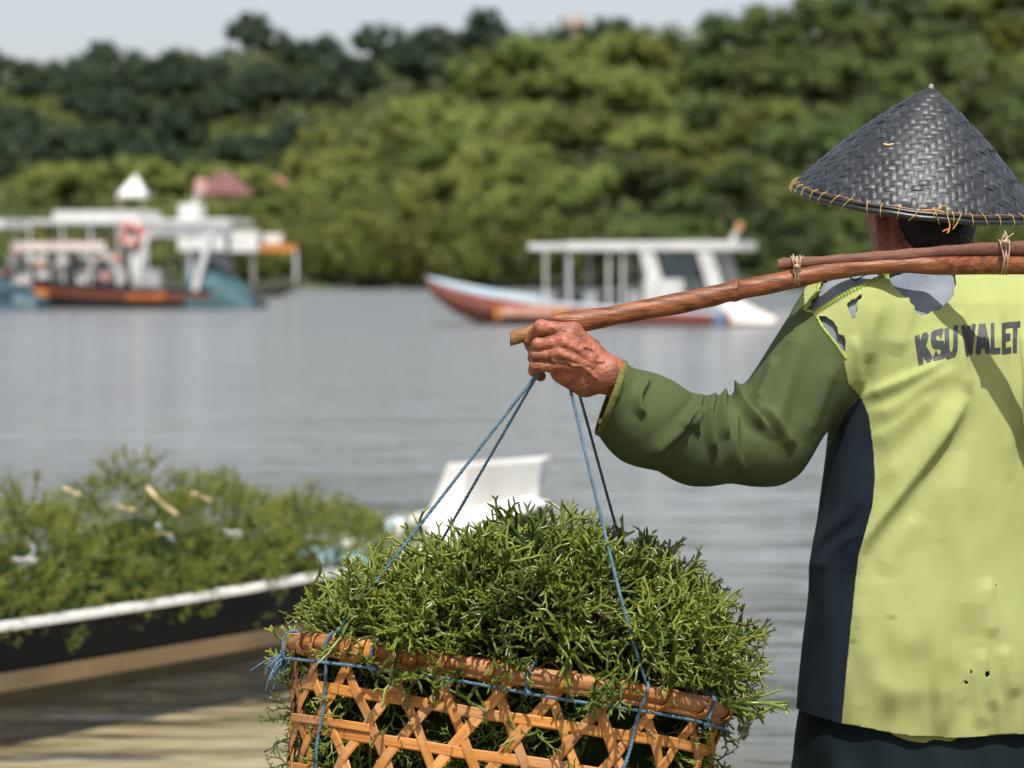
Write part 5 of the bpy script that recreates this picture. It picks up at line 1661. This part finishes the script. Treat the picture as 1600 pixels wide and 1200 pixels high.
bar([(1215, 406, 421), (1230, 403, 420), (1280, 401, 415), (1340, 396, 412), (1400, 391, 410), (1460, 386, 402), (1520, 381, 400), (1600, 377, 399), (1700, 376, 398), (1790, 380, 400)], 90, M_pole2, 'top_stick', pole, seed=4, noise=.0010)
bar([(1204, 411, 413), (1216, 406, 421)], 3, M_pole2, 'stick_end', pole, seed=4) if False else None
for cx, y0, y1, wd in ((1243, 402, 446, 7), (1568, 377, 427, 8)):
    b = MB(); rr = np.random.RandomState(int(cx))
    for k in range(4):
        x = cx + (k - 1.5) * wd / 3.2; D = poleD(cx); c = P(x, (y0 + y1) / 2, D); h = (y1 - y0) / 2 / 1020 + .001
        loop = []
        for a in np.linspace(0, 2 * math.pi, 25):
            loop.append(c + np.array(((.0035 * math.sin(a) * (1 if k % 2 else -1)), -math.cos(a) * .0195, math.sin(a) * h)))
        b.tube(loop, .0017, 6, cap=False, squash=.7)
    kx, ky = (cx + 2, y0 + 16) if cx < 1400 else (cx + 3, y0 + 3)
    D = poleD(cx) - .022
    for a in range(5):
        b.tube(smooth_path([P(kx + rr.normal() * 2, ky + rr.normal() * 2, D), P(kx + rr.normal() * 4, ky - 6 + rr.normal() * 3, D - .002), P(kx + rr.normal() * 9, ky - 17 + rr.normal() * 4, D)], 6), .0008, 4)
    b.tube([P(kx - 4, ky - 2, D), P(kx, ky - 3, D - .002), P(kx + 4, ky + 2, D)], [.002, .0034, .002], 8)
    obj('binding', b, M_twine, pole, smooth=True)

# ================================================================== basket of seaweed
M_bam = mat('golden_bamboo', (0.50, 0.22, 0.052), 0.42, (0.36, 0.135, 0.035), 11.0, (.38, .68), bump=.0006, bscale=140, rand=.22, huek=.015, spec=.45, stretch=(1, 1, 2.5))
M_bam2 = mat('rim_bamboo', (0.42, 0.185, 0.060), 0.5, (0.26, 0.090, 0.032), 10.0, (.38, .7), bump=.0009, bscale=120, stretch=(.6, 3, 3))
M_rope = mat('blue_rope', (0.040, 0.095, 0.150), 0.65, (0.085, 0.165, 0.235), 60.0, bump=.0003, bscale=700)
RC = P(795, 1066, 3.80)
bu = P(1135, 1124, 3.80) - P(455, 1013, 3.80); bu[1] = 0; bu /= np.linalg.norm(bu)
tl = math.radians(12.5)
bv = np.array((0, math.cos(tl), -math.sin(tl))); bv = bv - bu * (bv @ bu); bv /= np.linalg.norm(bv)
bw = np.cross(bu, bv)
BA, BB, BN = .338, .262, 2.9
def ring_xy(th):
    c, s = math.cos(th), math.sin(th)
    return math.copysign(abs(c) ** (2 / BN), c) * BA, math.copysign(abs(s) ** (2 / BN), s) * BB
_th = np.linspace(0, 2 * math.pi, 1441)
_xy = np.array([ring_xy(t) for t in _th]); _s = np.concatenate(((0,), np.cumsum(np.linalg.norm(np.diff(_xy, axis=0), axis=1)))); PER = _s[-1]
def wall(s, t, out=0.0):
    """basket wall: s metres round the rim, t metres down, out metres outwards"""
    s = s % PER
    x = np.interp(s, _s, _xy[:, 0]); y = np.interp(s, _s, _xy[:, 1])
    e = .002; x2 = np.interp((s + e) % PER, _s, _xy[:, 0]); y2 = np.interp((s + e) % PER, _s, _xy[:, 1])
    n = np.array((y2 - y, -(x2 - x))); n /= np.linalg.norm(n) + 1e-9
    k = 1.0 - .10 * (t / .32) - .25 * max(0, t / .32 - .8)
    return RC + bu * (x * k + n[0] * out) + bv * (y * k + n[1] * out) - bw * t
basket = empty('basket', RC - bw * .33, 'open weave bamboo basket hung from the pole, brimming with seaweed', 'basket')
def bamboo(name, c1, c2, grey):
    m = mat(name, c1, .55, spec=.3); nt = m.node_tree; L = nt.links.new; bs = nt.nodes['Principled BSDF']
    au = nt.nodes.new('ShaderNodeAttribute'); au.attribute_name = 'along'; av = nt.nodes.new('ShaderNodeAttribute'); av.attribute_name = 'across'
    oi = nt.nodes.new('ShaderNodeObjectInfo')
    cx = nt.nodes.new('ShaderNodeCombineXYZ'); ad = nt.nodes.new('ShaderNodeMath'); ad.operation = 'MULTIPLY_ADD'; ad.inputs[1].default_value = 37.0
    L(oi.outputs['Random'], ad.inputs[0]); L(au.outputs['Fac'], ad.inputs[2]); L(ad.outputs[0], cx.inputs[0]); L(av.outputs['Fac'], cx.inputs[1]); L(oi.outputs['Random'], cx.inputs[2])
    def nz(sx, sy, det, lo, hi):
        mp = nt.nodes.new('ShaderNodeMapping'); mp.inputs['Scale'].default_value = (sx, sy, 5); L(cx.outputs[0], mp.inputs['Vector'])
        n = nt.nodes.new('ShaderNodeTexNoise'); n.inputs['Scale'].default_value = 1.0; n.inputs['Detail'].default_value = det; L(mp.outputs[0], n.inputs['Vector'])
        r = nt.nodes.new('ShaderNodeMapRange'); r.inputs['From Min'].default_value = lo; r.inputs['From Max'].default_value = hi; L(n.outputs['Fac'], r.inputs['Value']); return r.outputs[0]
    def mix(fac, A, B, k=1.0):
        x = nt.nodes.new('ShaderNodeMix'); x.data_type = 'RGBA'
        if k != 1.0:
            q = nt.nodes.new('ShaderNodeMath'); q.operation = 'MULTIPLY'; q.inputs[1].default_value = k; L(fac, q.inputs[0]); fac = q.outputs[0]
        L(fac, x.inputs['Factor'])
        for s_, v in (('A', A), ('B', B)):
            if isinstance(v, tuple): x.inputs[s_].default_value = (*v, 1)
            else: L(v, x.inputs[s_])
        return x.outputs['Result']
    o = mix(nz(9, 160, 3, .35, .68), c1, c2)                     # long fibres
    o = mix(nz(7, 40, 3, .46, .68), o, grey, .85)                # grey wear
    o = mix(nz(60, 260, 2, .66, .74), o, (.07, .03, .012), .7)   # dark splits and specks
    wv = nt.nodes.new('ShaderNodeMath'); wv.operation = 'FRACT'; dv = nt.nodes.new('ShaderNodeMath'); dv.operation = 'DIVIDE'; dv.inputs[1].default_value = .17; L(ad.outputs[0], dv.inputs[0]); L(dv.outputs[0], wv.inputs[0])
    lt = nt.nodes.new('ShaderNodeMath'); lt.operation = 'LESS_THAN'; lt.inputs[1].default_value = .022; L(wv.outputs[0], lt.inputs[0])
    o = mix(lt.outputs[0], o, (.12, .05, .018), .6)              # nodes
    hs = nt.nodes.new('ShaderNodeHueSaturation'); mr = nt.nodes.new('ShaderNodeMapRange'); mr.inputs['To Min'].default_value = .72; mr.inputs['To Max'].default_value = 1.2
    L(oi.outputs['Random'], mr.inputs['Value']); L(mr.outputs[0], hs.inputs['Value']); L(o, hs.inputs['Color']); L(hs.outputs[0], bs.inputs['Base Color'])
    bp = nt.nodes.new('ShaderNodeBump'); bp.inputs['Distance'].default_value = .0006; bp.inputs['Strength'].default_value = 1.0; L(nz(12, 300, 3, 0, 1), bp.inputs['Height']); L(bp.outputs[0], bs.inputs['Normal'])
    return m
M_bam = bamboo('golden_bamboo_strip', (0.46, 0.200, 0.042), (0.29, 0.105, 0.022), (0.34, 0.19, 0.095))
M_bam2 = bamboo('rim_bamboo_cane', (0.38, 0.165, 0.050), (0.22, 0.078, 0.026), (0.33, 0.20, 0.115))
def grain(o, rows, L, across):
    n = len(o.data.vertices); al = np.zeros(n, np.float32); ac = np.zeros(n, np.float32); m = len(across)
    for i in range(rows): al[i * m:(i + 1) * m] = L * i / max(rows - 1, 1); ac[i * m:(i + 1) * m] = across
    o.data.attributes.new('along', 'FLOAT', 'POINT').data.foreach_set('value', al); o.data.attributes.new('across', 'FLOAT', 'POINT').data.foreach_set('value', ac)
    return o
AC6 = np.array((-1, -.75, .75, 1, .75, -.75)) * .008
def strip_mesh(path_st, width, thick, offs):
    rows = []; n = len(path_st)
    for i in range(n):
        (s, t), o = path_st[i], offs[i]
        a = path_st[max(i - 1, 0)]; b = path_st[min(i + 1, n - 1)]
        d = np.array((b[0] - a[0], b[1] - a[1])); d /= np.linalg.norm(d); nn = np.array((-d[1], d[0])) * width / 2
        row = []
        for k, oo in ((-1, 0), (-.75, thick * .55), (.75, thick * .55), (1, 0), (.75, -thick * .5), (-.75, -thick * .5)):
            row.append(wall(s + nn[0] * k, t + nn[1] * k, o + oo))
        rows.append(row)
    m = MB(); m.grid(rows, close=True); m.add(rows[0], [tuple(range(6))]); m.add(rows[-1], [tuple(reversed(range(6)))]); return m
ROW = .0615; G = .62; PITC = 2 * G * ROW; nd = int(round(PER / PITC)); PITC = PER / nd
br = np.random.RandomState(9)
H_ = .325
def kag(t): return math.cos(2 * math.pi * (t - .0) / ROW)
for fam in (1, -1):
    for k in range(nd):
        s0 = k * PITC + (0 if fam > 0 else .5 * PITC * 1.0) + br.normal() * .0035
        g = G * (1 + br.normal() * .02)
        tt_ = np.linspace(.004, H_, 34)
        path = [(s0 + fam * g * t + .0015 * math.sin(t * 40 + k), t) for t in tt_]
        # over the bands in one direction, over its own sort at the crossings in the other
        offs = [(.0024 * kag(t) if fam > 0 else -.0024 * kag(t)) + .0004 for t in tt_]
        grain(obj('strip', strip_mesh(path, .0158 * (1 + br.normal() * .05), .0024, offs), M_bam, basket), 34, .38, AC6)
for k in range(1, 6):
    t = k * ROW
    path = [(s, t + .0018 * math.sin(s * 9 + k) + .0008 * math.sin(s * 31)) for s in np.linspace(0, PER * 1.02, 190)]
    grain(obj('band', strip_mesh(path, .0165, .0024, [.0003 + .0002 * math.sin(s * 20) for s, t in path]), M_bam, basket), 190, PER, AC6)
# broken doubled band at the lower left
path = [(s, 2 * ROW - .012) for s in np.linspace(PER * .555, PER * .648, 30)]
grain(obj('band', strip_mesh(path, .013, .0024, [.0055] * 30), M_bam, basket), 30, .2, AC6)
fb = MB(); rows = []
for k in np.linspace(0.02, 1, 5): rows.append([RC + bu * (x * .86 * k) + bv * (y * .86 * k) - bw * .322 for x, y in _xy[::40]])
fb.grid(rows); obj('bottom', fb, M_bam2, basket)
# rim: a bundle of two split canes
n_r = 240
for zz, oo, rr in ((.004, .001, .0134), (-.0105, .002, .0055)):
    m = MB(); m.tube([wall(s, -zz + .0012 * math.sin(s * 13 + zz * 300), oo + .0008 * math.sin(s * 21)) for s in np.linspace(0, PER, n_r)], [rr * (1 + .05 * math.sin(i * .33)) for i in range(n_r)], 12, cap=False)
    grain(obj('rim', m, M_bam2, basket, smooth=True), n_r, PER, np.abs(np.linspace(-.5, .5, 13)[:-1]) * .09)
def s_at(px):      # arc position of the front rim nearest a pixel column
    ss = np.linspace(PER * .5, PER, 400); q = np.array([to_px(wall(s, 0)) for s in ss]); return ss[np.abs(q[:, 0] - px).argmin()]
def wrap_mesh(s0, turns, width, pitch, r=.0158, thick=.0016, phase=0.0, arc=1.0, sq=1.0):
    rows = []; n = int(34 * turns * arc) + 4
    for i in range(n):
        a = phase + 2 * math.pi * turns * arc * i / (n - 1)
        s = s0 + pitch * (a - phase) / (2 * math.pi)
        row = []
        for k, tk in ((-1, 0), (-.8, 1), (.8, 1), (1, 0), (0, -.3)):
            rr_ = r + thick * tk + .0010 * math.sin(i * .9)
            row.append(wall(s + k * width / 2, -.0015 - math.sin(a) * rr_ * 1.05, .003 + math.cos(a) * rr_ * .95))
        rows.append(row)
    m = MB(); m.grid(rows, close=True); return m
for px, tn, wd, pt in ((462, 1.1, .010, .012), (480, 1.2, .011, .02), (497, 1.0, .009, .018), (540, 1.0, .014, .03), (563, 1.6, .015, .016), (610, 1.0, .014, .034), (636, 2.0, .013, .008), (678, .9, .013, .04), (752, .9, .013, .045), (868, .9, .012, .04), (950, .9, .012, .045), (1030, .9, .012, .04), (1085, .9, .012, .04), (1122, 1.2, .012, .02)):
    wo_ = obj('wrap', wrap_mesh(s_at(px), tn, wd, pt, phase=-1.9), M_bam, basket, smooth=True); grain(wo_, len(wo_.data.vertices) // 5, .12 * tn, np.array((-1, -.8, .8, 1, 0)) * .006)
for px, l in ((600, .02), (672, .028), (762, .03), (838, .03), (938, .035), (1010, .03), (1072, .03)):       # frayed bark ends standing up behind the rim
    s0 = s_at(px); rows = []
    for t in np.linspace(0, 1, 7): rows.append([wall(s0 + l * t * 1.2 + br.normal() * .001, -.014 - .012 * math.sin(math.pi * t) + br.normal() * .0015, -.006 + k * .008 + .004 * math.sin(5 * t)) for k in (0, .5, 1)])
    m = MB(); m.grid(rows); obj('bark_curl', m, mat('brown_bark', (.20, .085, .03), .75) if px == 600 else bpy.data.materials['brown_bark'], basket, smooth=True)

# ------------------------------------------------------------------ rope sling
def twisted(name, pts, r, parent, n=None, m=None):
    p = np.array(pts); L = np.linalg.norm(np.diff(p, axis=0), axis=1).sum()
    n = n or max(20, int(L / .0022)); q = smooth_path(p, n); mb = MB()
    t = np.gradient(q, axis=0); t /= np.linalg.norm(t, axis=1, keepdims=True)
    a = np.cross(t, (0.2, 1, .13)); a /= np.linalg.norm(a, axis=1, keepdims=True); b = np.cross(t, a)
    sl = np.linspace(0, L, n) / .013 * 2 * math.pi
    for k in range(3):
        ph = sl + k * 2.0944
        mb.tube(q + (a * np.cos(ph)[:, None] + b * np.sin(ph)[:, None]) * r * .5, r * .56, 5)
    return obj(name, mb, m or M_rope, parent, smooth=True)
sling = empty('rope_sling', P(880, 605, HDp), 'blue twisted rope sling running from the fist down to the basket rim', 'rope')
RR = .0027
sA, sB = s_at(527), s_at(1003)
kA, kB = wall(sA, -.019, .006), wall(sB, -.019, .006)
twisted('strand', [P(848, 575, HDp + .004), P(835, 590, HDp + .002), kA], RR, sling)
back1 = RC + bu * (-.16) + bv * .25 + bw * .02
twisted('strand', [P(848, 578, HDp + .010), P(836, 592, HDp + .010), P(695, 836, 3.80), P(640, 930, 3.93)], RR * .92, sling)
twisted('strand', [P(886, 590, HDp + .006), P(892, 612, HDp + .004), P(972, 942, 3.535), kB], RR, sling)
twisted('strand', [P(898, 590, HDp + .012), P(905, 615, HDp + .012), P(967, 840, 3.83), P(990, 920, 3.95)], RR * .92, sling)
# over the rim and down the basket wall
for s0, d1, d2 in ((sA, -.010, -.022), (sB, -.006, -.05)):
    twisted('strand', [wall(s0 + .008, -.020, -.012), wall(s0 + .002, -.0225, .002), wall(s0 - .001, -.014, .0195), wall(s0 - .003, .004, .0225), wall(s0 + d1 * .7, .03, .0125), wall(s0 + d1, .10, .0085), wall(s0 + (d1 + d2) / 2, .16, .009), wall(s0 + d2, .30, .008)], RR * 1.05, sling)
kn = MB()
k0 = wall(sA + .006, -.021, .004)
kn.tube(smooth_path([k0 + np.array((-.006, -.004, -.001)), k0 + np.array((.002, -.006, .005)), k0 + np.array((.010, -.002, .0015)), k0 + np.array((.004, .003, .004)), k0 + np.array((-.003, -.003, .007))], 18), .0034, 7); obj('knot', kn, M_rope, sling, smooth=True)
lash = empty('lashing_rope', wall(s_at(460), .026, .012), 'blue rope lashed under the basket rim with small tie loops and frayed left end', 'rope')
ssl = np.linspace(s_at(457) - .03, PER + .05, 46)
twisted('cord', [wall(s, .0235 + .0015 * math.sin(s * 17) + .004 * (s > PER - .05), .0150) for s in ssl], RR * .95, lash)
for px in (592, 826, 1097):
    s0 = s_at(px)
    o = twisted('tie_loop', [wall(s0 + .004, .020, -.012), wall(s0 + .006, -.012, -.015), wall(s0 + .006, -.0225, .002), wall(s0 + .001, -.016, .019), wall(s0 - .003, -.002, .0225), wall(s0 - .003, .015, .020), wall(s0 - .002, .026, .020), wall(s0, .029, .014)], RR, lash)
    m = MB(); c = wall(s0 - .001, .0245, .018); m.tube([c - bu * .006, c + np.array((0, -.001, .001)), c + bu * .006], [.003, .0048, .003], 8); obj('knot', m, M_rope, lash, smooth=True)
s0 = s_at(457) - .004
twisted('tie_loop', [wall(s0, .03, .012), wall(s0 - .002, .01, .021), wall(s0 - .004, -.012, .020), wall(s0, -.023, .003), wall(s0 + .006, -.01, -.014)], RR * 1.1, lash)
twisted('tie_loop', [wall(s0 - .016, .034, .010), wall(s0 - .015, .01, .021), wall(s0 - .012, -.012, .020), wall(s0 - .004, -.024, .003), wall(s0 + .004, -.01, -.014)], RR * 1.1, lash)
fr_ = MB(); fq = np.random.RandomState(4); c = wall(s0 - .012, .02, .022)
for k in range(60):
    d = np.array((-.5 + fq.normal() * .45, -.3 + fq.normal() * .4, -.6 + fq.normal() * .5)); l = fq.uniform(.014, .032)
    fr_.tube(smooth_path([c + fq.normal(size=3) * .004, c + d * l * .5 + fq.normal(size=3) * .003, c + d * l + np.array((0, 0, -.006))], 5), .0009, 4)
obj('frayed_end', fr_, M_rope, lash)

# ------------------------------------------------------------------ seaweed in the basket
weed = empty('seaweed_heap', RC, 'fresh wet seaweed mounded high in the bamboo basket', 'seaweed heap')
TOPO = [(440, 1035), (460, 1018), (485, 985), (520, 952), (560, 928), (600, 912), (650, 890), (700, 866), (740, 842), (780, 822), (830, 808), (880, 800), (925, 802), (965, 826), (1000, 852), (1045, 878), (1075, 900), (1110, 928), (1140, 965), (1165, 1005), (1178, 1055), (1172, 1105), (1150, 1125)]
def dome_h(x):
    """heap height over the rim plane at x across (m)"""
    c = RC + bu * x
    px = to_px(c)[0]
    for _ in range(3):
        py = lerp_table(px, TOPO); zz = P(px, py, 3.80); h = (zz - c) @ bw; px = to_px(c + bw * h)[0]
    return max((h - .060) * .86, .004)
XS = np.linspace(-.36, .40, 77); DH = np.array([dome_h(x) for x in XS]); DH = np.convolve(np.pad(DH, 2, 'edge'), np.ones(5) / 5, 'valid')
def dome(x, a, k=1.0):
    """heap surface: x across, a from 0 (front rim) to pi (back rim)"""
    h = np.interp(x, XS, DH) * (1 + .11 * math.sin(x * 27 + 2 * math.sin(a * 2.2)) * math.sin(a * 2.6 + x * 9)); xx = np.clip(abs(x) / .372, 0, 1)
    b = BB * .93 * (1 - xx ** 3.2) ** (1 / 2.4) + .01
    return RC + bu * x * (1.0) - bv * (b * math.cos(a)) * (1 if True else 0) + bw * (h * k * max(math.sin(a), 0) ** .62) 
wr = np.random.RandomState(77)
near_var = [frond(300 + i, 5, wr.uniform(.125, .18), .0042) for i in range(16)]
meshes = []
for i, (V, F, T) in enumerate(near_var):
    me = mesh_np('frond', V, F, attrs={'tip': np.clip(T * (.55 + .05 * i) + (i - 8) * .028, 0, 1)}); me.materials.append(M_weed); meshes.append(me)
cand = []
S0, S1, S2, S3 = [np.array(v) for v in ((835, 590, 3.642), (527, 1003, 3.53), (892, 612, 3.644), (972, 942, 3.535))]
def hides_rope(p, d, s):
    for A_, B_ in ((S0, S1), (S2, S3)):
        for k in (.0, .05, .10):
            q = p + d / np.linalg.norm(d) * k * s; e = to_px(q)
            t = np.clip(((e - A_[:2]) @ (B_ - A_)[:2]) / ((B_ - A_)[:2] @ (B_ - A_)[:2]), 0, 1)
            c = A_ + (B_ - A_) * t
            if np.linalg.norm(e - c[:2]) < 38 and q[1] < c[2] + .045: return True
    return False
def add_item(p, d, s, vis):
    if hides_rope(p, d, s): return
    kk = int(np.clip(8 + 7 * vnoise(np.array([p]), .16, 61)[0] + wr.normal() * 3.0, 0, 15))
    cand.append((vis, kk, p, d / np.linalg.norm(d), wr.uniform(0, 6.28), s))
gx_, ga_ = np.linspace(-.270, .285, 73), np.linspace(.02, 2.5, 50)
DG = np.array([[dome(x, a) for a in ga_] for x in gx_])
AR = np.linalg.norm(np.cross(DG[1:, :-1] - DG[:-1, :-1], DG[:-1, 1:] - DG[:-1, :-1]), axis=2)
AR[:, ga_[:-1] > 1.7] *= .6
pick_ = wr.choice(AR.size, 540, p=(AR / AR.sum()).ravel())
for i in range(540):
    x = gx_[pick_[i] // AR.shape[1]] + wr.rand() * .01; a = ga_[pick_[i] % AR.shape[1]] + wr.rand() * .05
    e = .01
    n = np.cross(dome(x + e, a) - dome(x - e, a), dome(x, a + e) - dome(x, a - e)); n /= np.linalg.norm(n) + 1e-9
    if n @ (dome(x, a) - RC + bw * .05) < 0: n = -n
    p = dome(x, a) - n * wr.uniform(.012, .048)
    d = n * wr.uniform(.2, 1.0) + wr.normal(size=3) * .62 + np.array((0, -.1, .05))
    if a < .5: d = d + bw * .5 + bv * .2
    if x > .25: d = d + np.array((.4, 0, 0))
    if x < -.26: d = d + np.array((-.3, 0, .1))
    add_item(p, d, wr.uniform(.75, 1.15), n @ np.array((0, -1, .15)) + .35 * wr.rand())
# a fringe lying along the front rim
for i in range(70):
    x = wr.uniform(-.29, .28); p = dome(x, wr.uniform(.10, .35)) + bw * wr.uniform(.0, .03) + bv * .02
    d = bu * wr.normal() * .7 - bv * wr.uniform(.0, .5) + bw * wr.uniform(.1, .8)
    add_item(p, d, wr.uniform(.5, .75), 1.1)
# overhang at the right
for i in range(46):
    x = .245 + .045 * wr.rand(); z = wr.uniform(-.02, .13)
    p = RC + bu * x + bv * wr.uniform(-.16, .12) + bw * z
    d = np.array((.75, -.25, .0)) + wr.normal(size=3) * .5
    add_item(p, d, wr.uniform(.7, 1.0), .75 + .3 * wr.rand())
# packed behind the weave, some ends poking out
for i in range(300):
    s = wr.uniform(PER * .44, PER * 1.06); t = wr.uniform(.01, .26)
    p = wall(s, t, -.026 - .02 * wr.rand())
    n = wall(s, t, .01) - wall(s, t, 0); n /= np.linalg.norm(n)
    d = n * wr.uniform(-.25, .35) + wr.normal(size=3) * .6 + np.array((0, 0, -.1))
    d -= n * max(0, (d @ n) - .10 * np.linalg.norm(d))
    add_item(p, d, wr.uniform(.45, .7), .2 + .3 * wr.rand())
for px_s, t, dd in ((PER * .515, .10, (-1, -.3, .05)), (PER * .515, .115, (-.9, -.4, -.5)), (PER * .52, .17, (-.8, -.2, -.5)), (PER * .513, .09, (-1, 0, .4)), (PER * .985, .06, (1, -.3, .0)), (PER * .99, .09, (1, -.2, -.3))):
    add_item(wall(px_s, t, -.035), np.array(dd, float), .60, 2)
cand.sort(key=lambda c: -c[0])
for c in cand[:300]:
    vis, k, p, d, roll, s = c
    o = bpy.data.objects.new('frond', meshes[k]); link(o); o.parent = weed; o.matrix_parent_inverse = world_inv(weed)
    Rm = Matrix(rot_to(d, roll).tolist())
    o.matrix_basis = Matrix.Translation(Vector(p)) @ Rm.to_4x4() @ Matrix.Scale(s, 4)
V, F, T = scatter([(v[0], v[1], v[2]) for v in near_var], [(k, p, d, r, s) for vis, k, p, d, r, s in cand[300:]])
obj('fronds', mesh_np('fronds', V, F, attrs={'tip': np.clip(T * .9 + .25 * vnoise(V, .16, 61), 0, 1)}), M_weed, weed, kind='stuff')
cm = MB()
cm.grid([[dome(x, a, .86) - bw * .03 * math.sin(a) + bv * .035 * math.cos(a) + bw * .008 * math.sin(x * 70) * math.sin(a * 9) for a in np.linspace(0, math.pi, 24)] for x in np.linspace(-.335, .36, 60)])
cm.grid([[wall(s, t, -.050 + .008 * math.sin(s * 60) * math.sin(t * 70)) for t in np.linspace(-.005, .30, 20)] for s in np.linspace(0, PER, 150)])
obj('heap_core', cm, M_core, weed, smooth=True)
# dead pale bits caught in the weed
M_straw = mat('pale_dead_weed', (.56, .44, .26), .6, (.42, .30, .15), 40, translucent=.2)
def bit(name, label, cat, pts, r, seed, flat=.35):
    m = MB(); m.tube(smooth_path([P(*q) for q in pts], 10), [r * (.5 + .8 * math.sin(math.pi * (i + .5) / 10)) for i in range(10)], 6, squash=flat)
    return obj(name, m, M_straw, label=label, cat=cat, smooth=True)
def wd(px, py):
    """distance of the heap's front at a pixel"""
    best = None
    for x in np.linspace(-.33, .38, 60):
        for a in np.linspace(0, 1.9, 40):
            q = dome(x, a); e = to_px(q) - np.array((px, py)); dd = e @ e
            if best is None or dd < best[0]: best = (dd, q[1])
    return best[1] - .035
def wp(px, py): return (px, py, wd(px, py))
bit('dead_frond', 'long pale dead frond hanging on the left crest of the basket heap', 'dead weed', [wp(728, 858), wp(735, 872), wp(740, 888)], .0055, 1)
bit('dead_frond', 'pale bleached sprig below the long dead frond', 'dead weed', [wp(722, 896), wp(738, 900), wp(752, 902)], .0042, 2)
bit('dead_frond', 'straw yellow tuft beside the loose blue rope end', 'dead weed', [wp(930, 952), wp(944, 960), wp(958, 966)], .0065, 3, .6)
bit('dead_frond', 'small whitish scrap right of the dead frond on the heap', 'dead weed', [wp(840, 902), wp(846, 908)], .004, 4)
tie = empty('rope', P(690, 930, 3.5), 'short blue rope loop half sunk in the left of the basket heap', 'rope')
twisted('cord', [P(*wp(676, 908)), P(*wp(680, 925)), P(*wp(686, 945))], RR * .8, tie)
twisted('cord', [P(*wp(735, 950)), P(*wp(770, 948)), P(*wp(800, 958))], RR * .7, tie)
tie = empty('rope', P(940, 945, 3.5), 'loose blue rope end by the straw yellow tuft', 'rope')
twisted('cord', [P(*wp(925, 930)), P(*wp(940, 944)), P(*wp(956, 956))], RR * .8, tie)
pl_ = MB(); c = RC + bu * .362 - bv * .06 + bw * .005
pq = np.random.RandomState(6)
pl_.grid([[c + bu * (i * .006 * (1 - j * .12)) + pq.normal(size=3) * .0022 + np.array((0, .005 * math.sin(i * 2 + j), -j * .0075 - .004 * (i == 2))) for i in range(5)] for j in range(6)])
po = obj('plastic_bag', pl_, mat('clear_plastic', (.50, .51, .54), .25, translucent=.6), label='scrap of clear plastic hanging off the right end of the basket rim', cat='plastic bag', smooth=True)
so = po.modifiers.new('thick', 'SOLIDIFY'); so.thickness = .0006
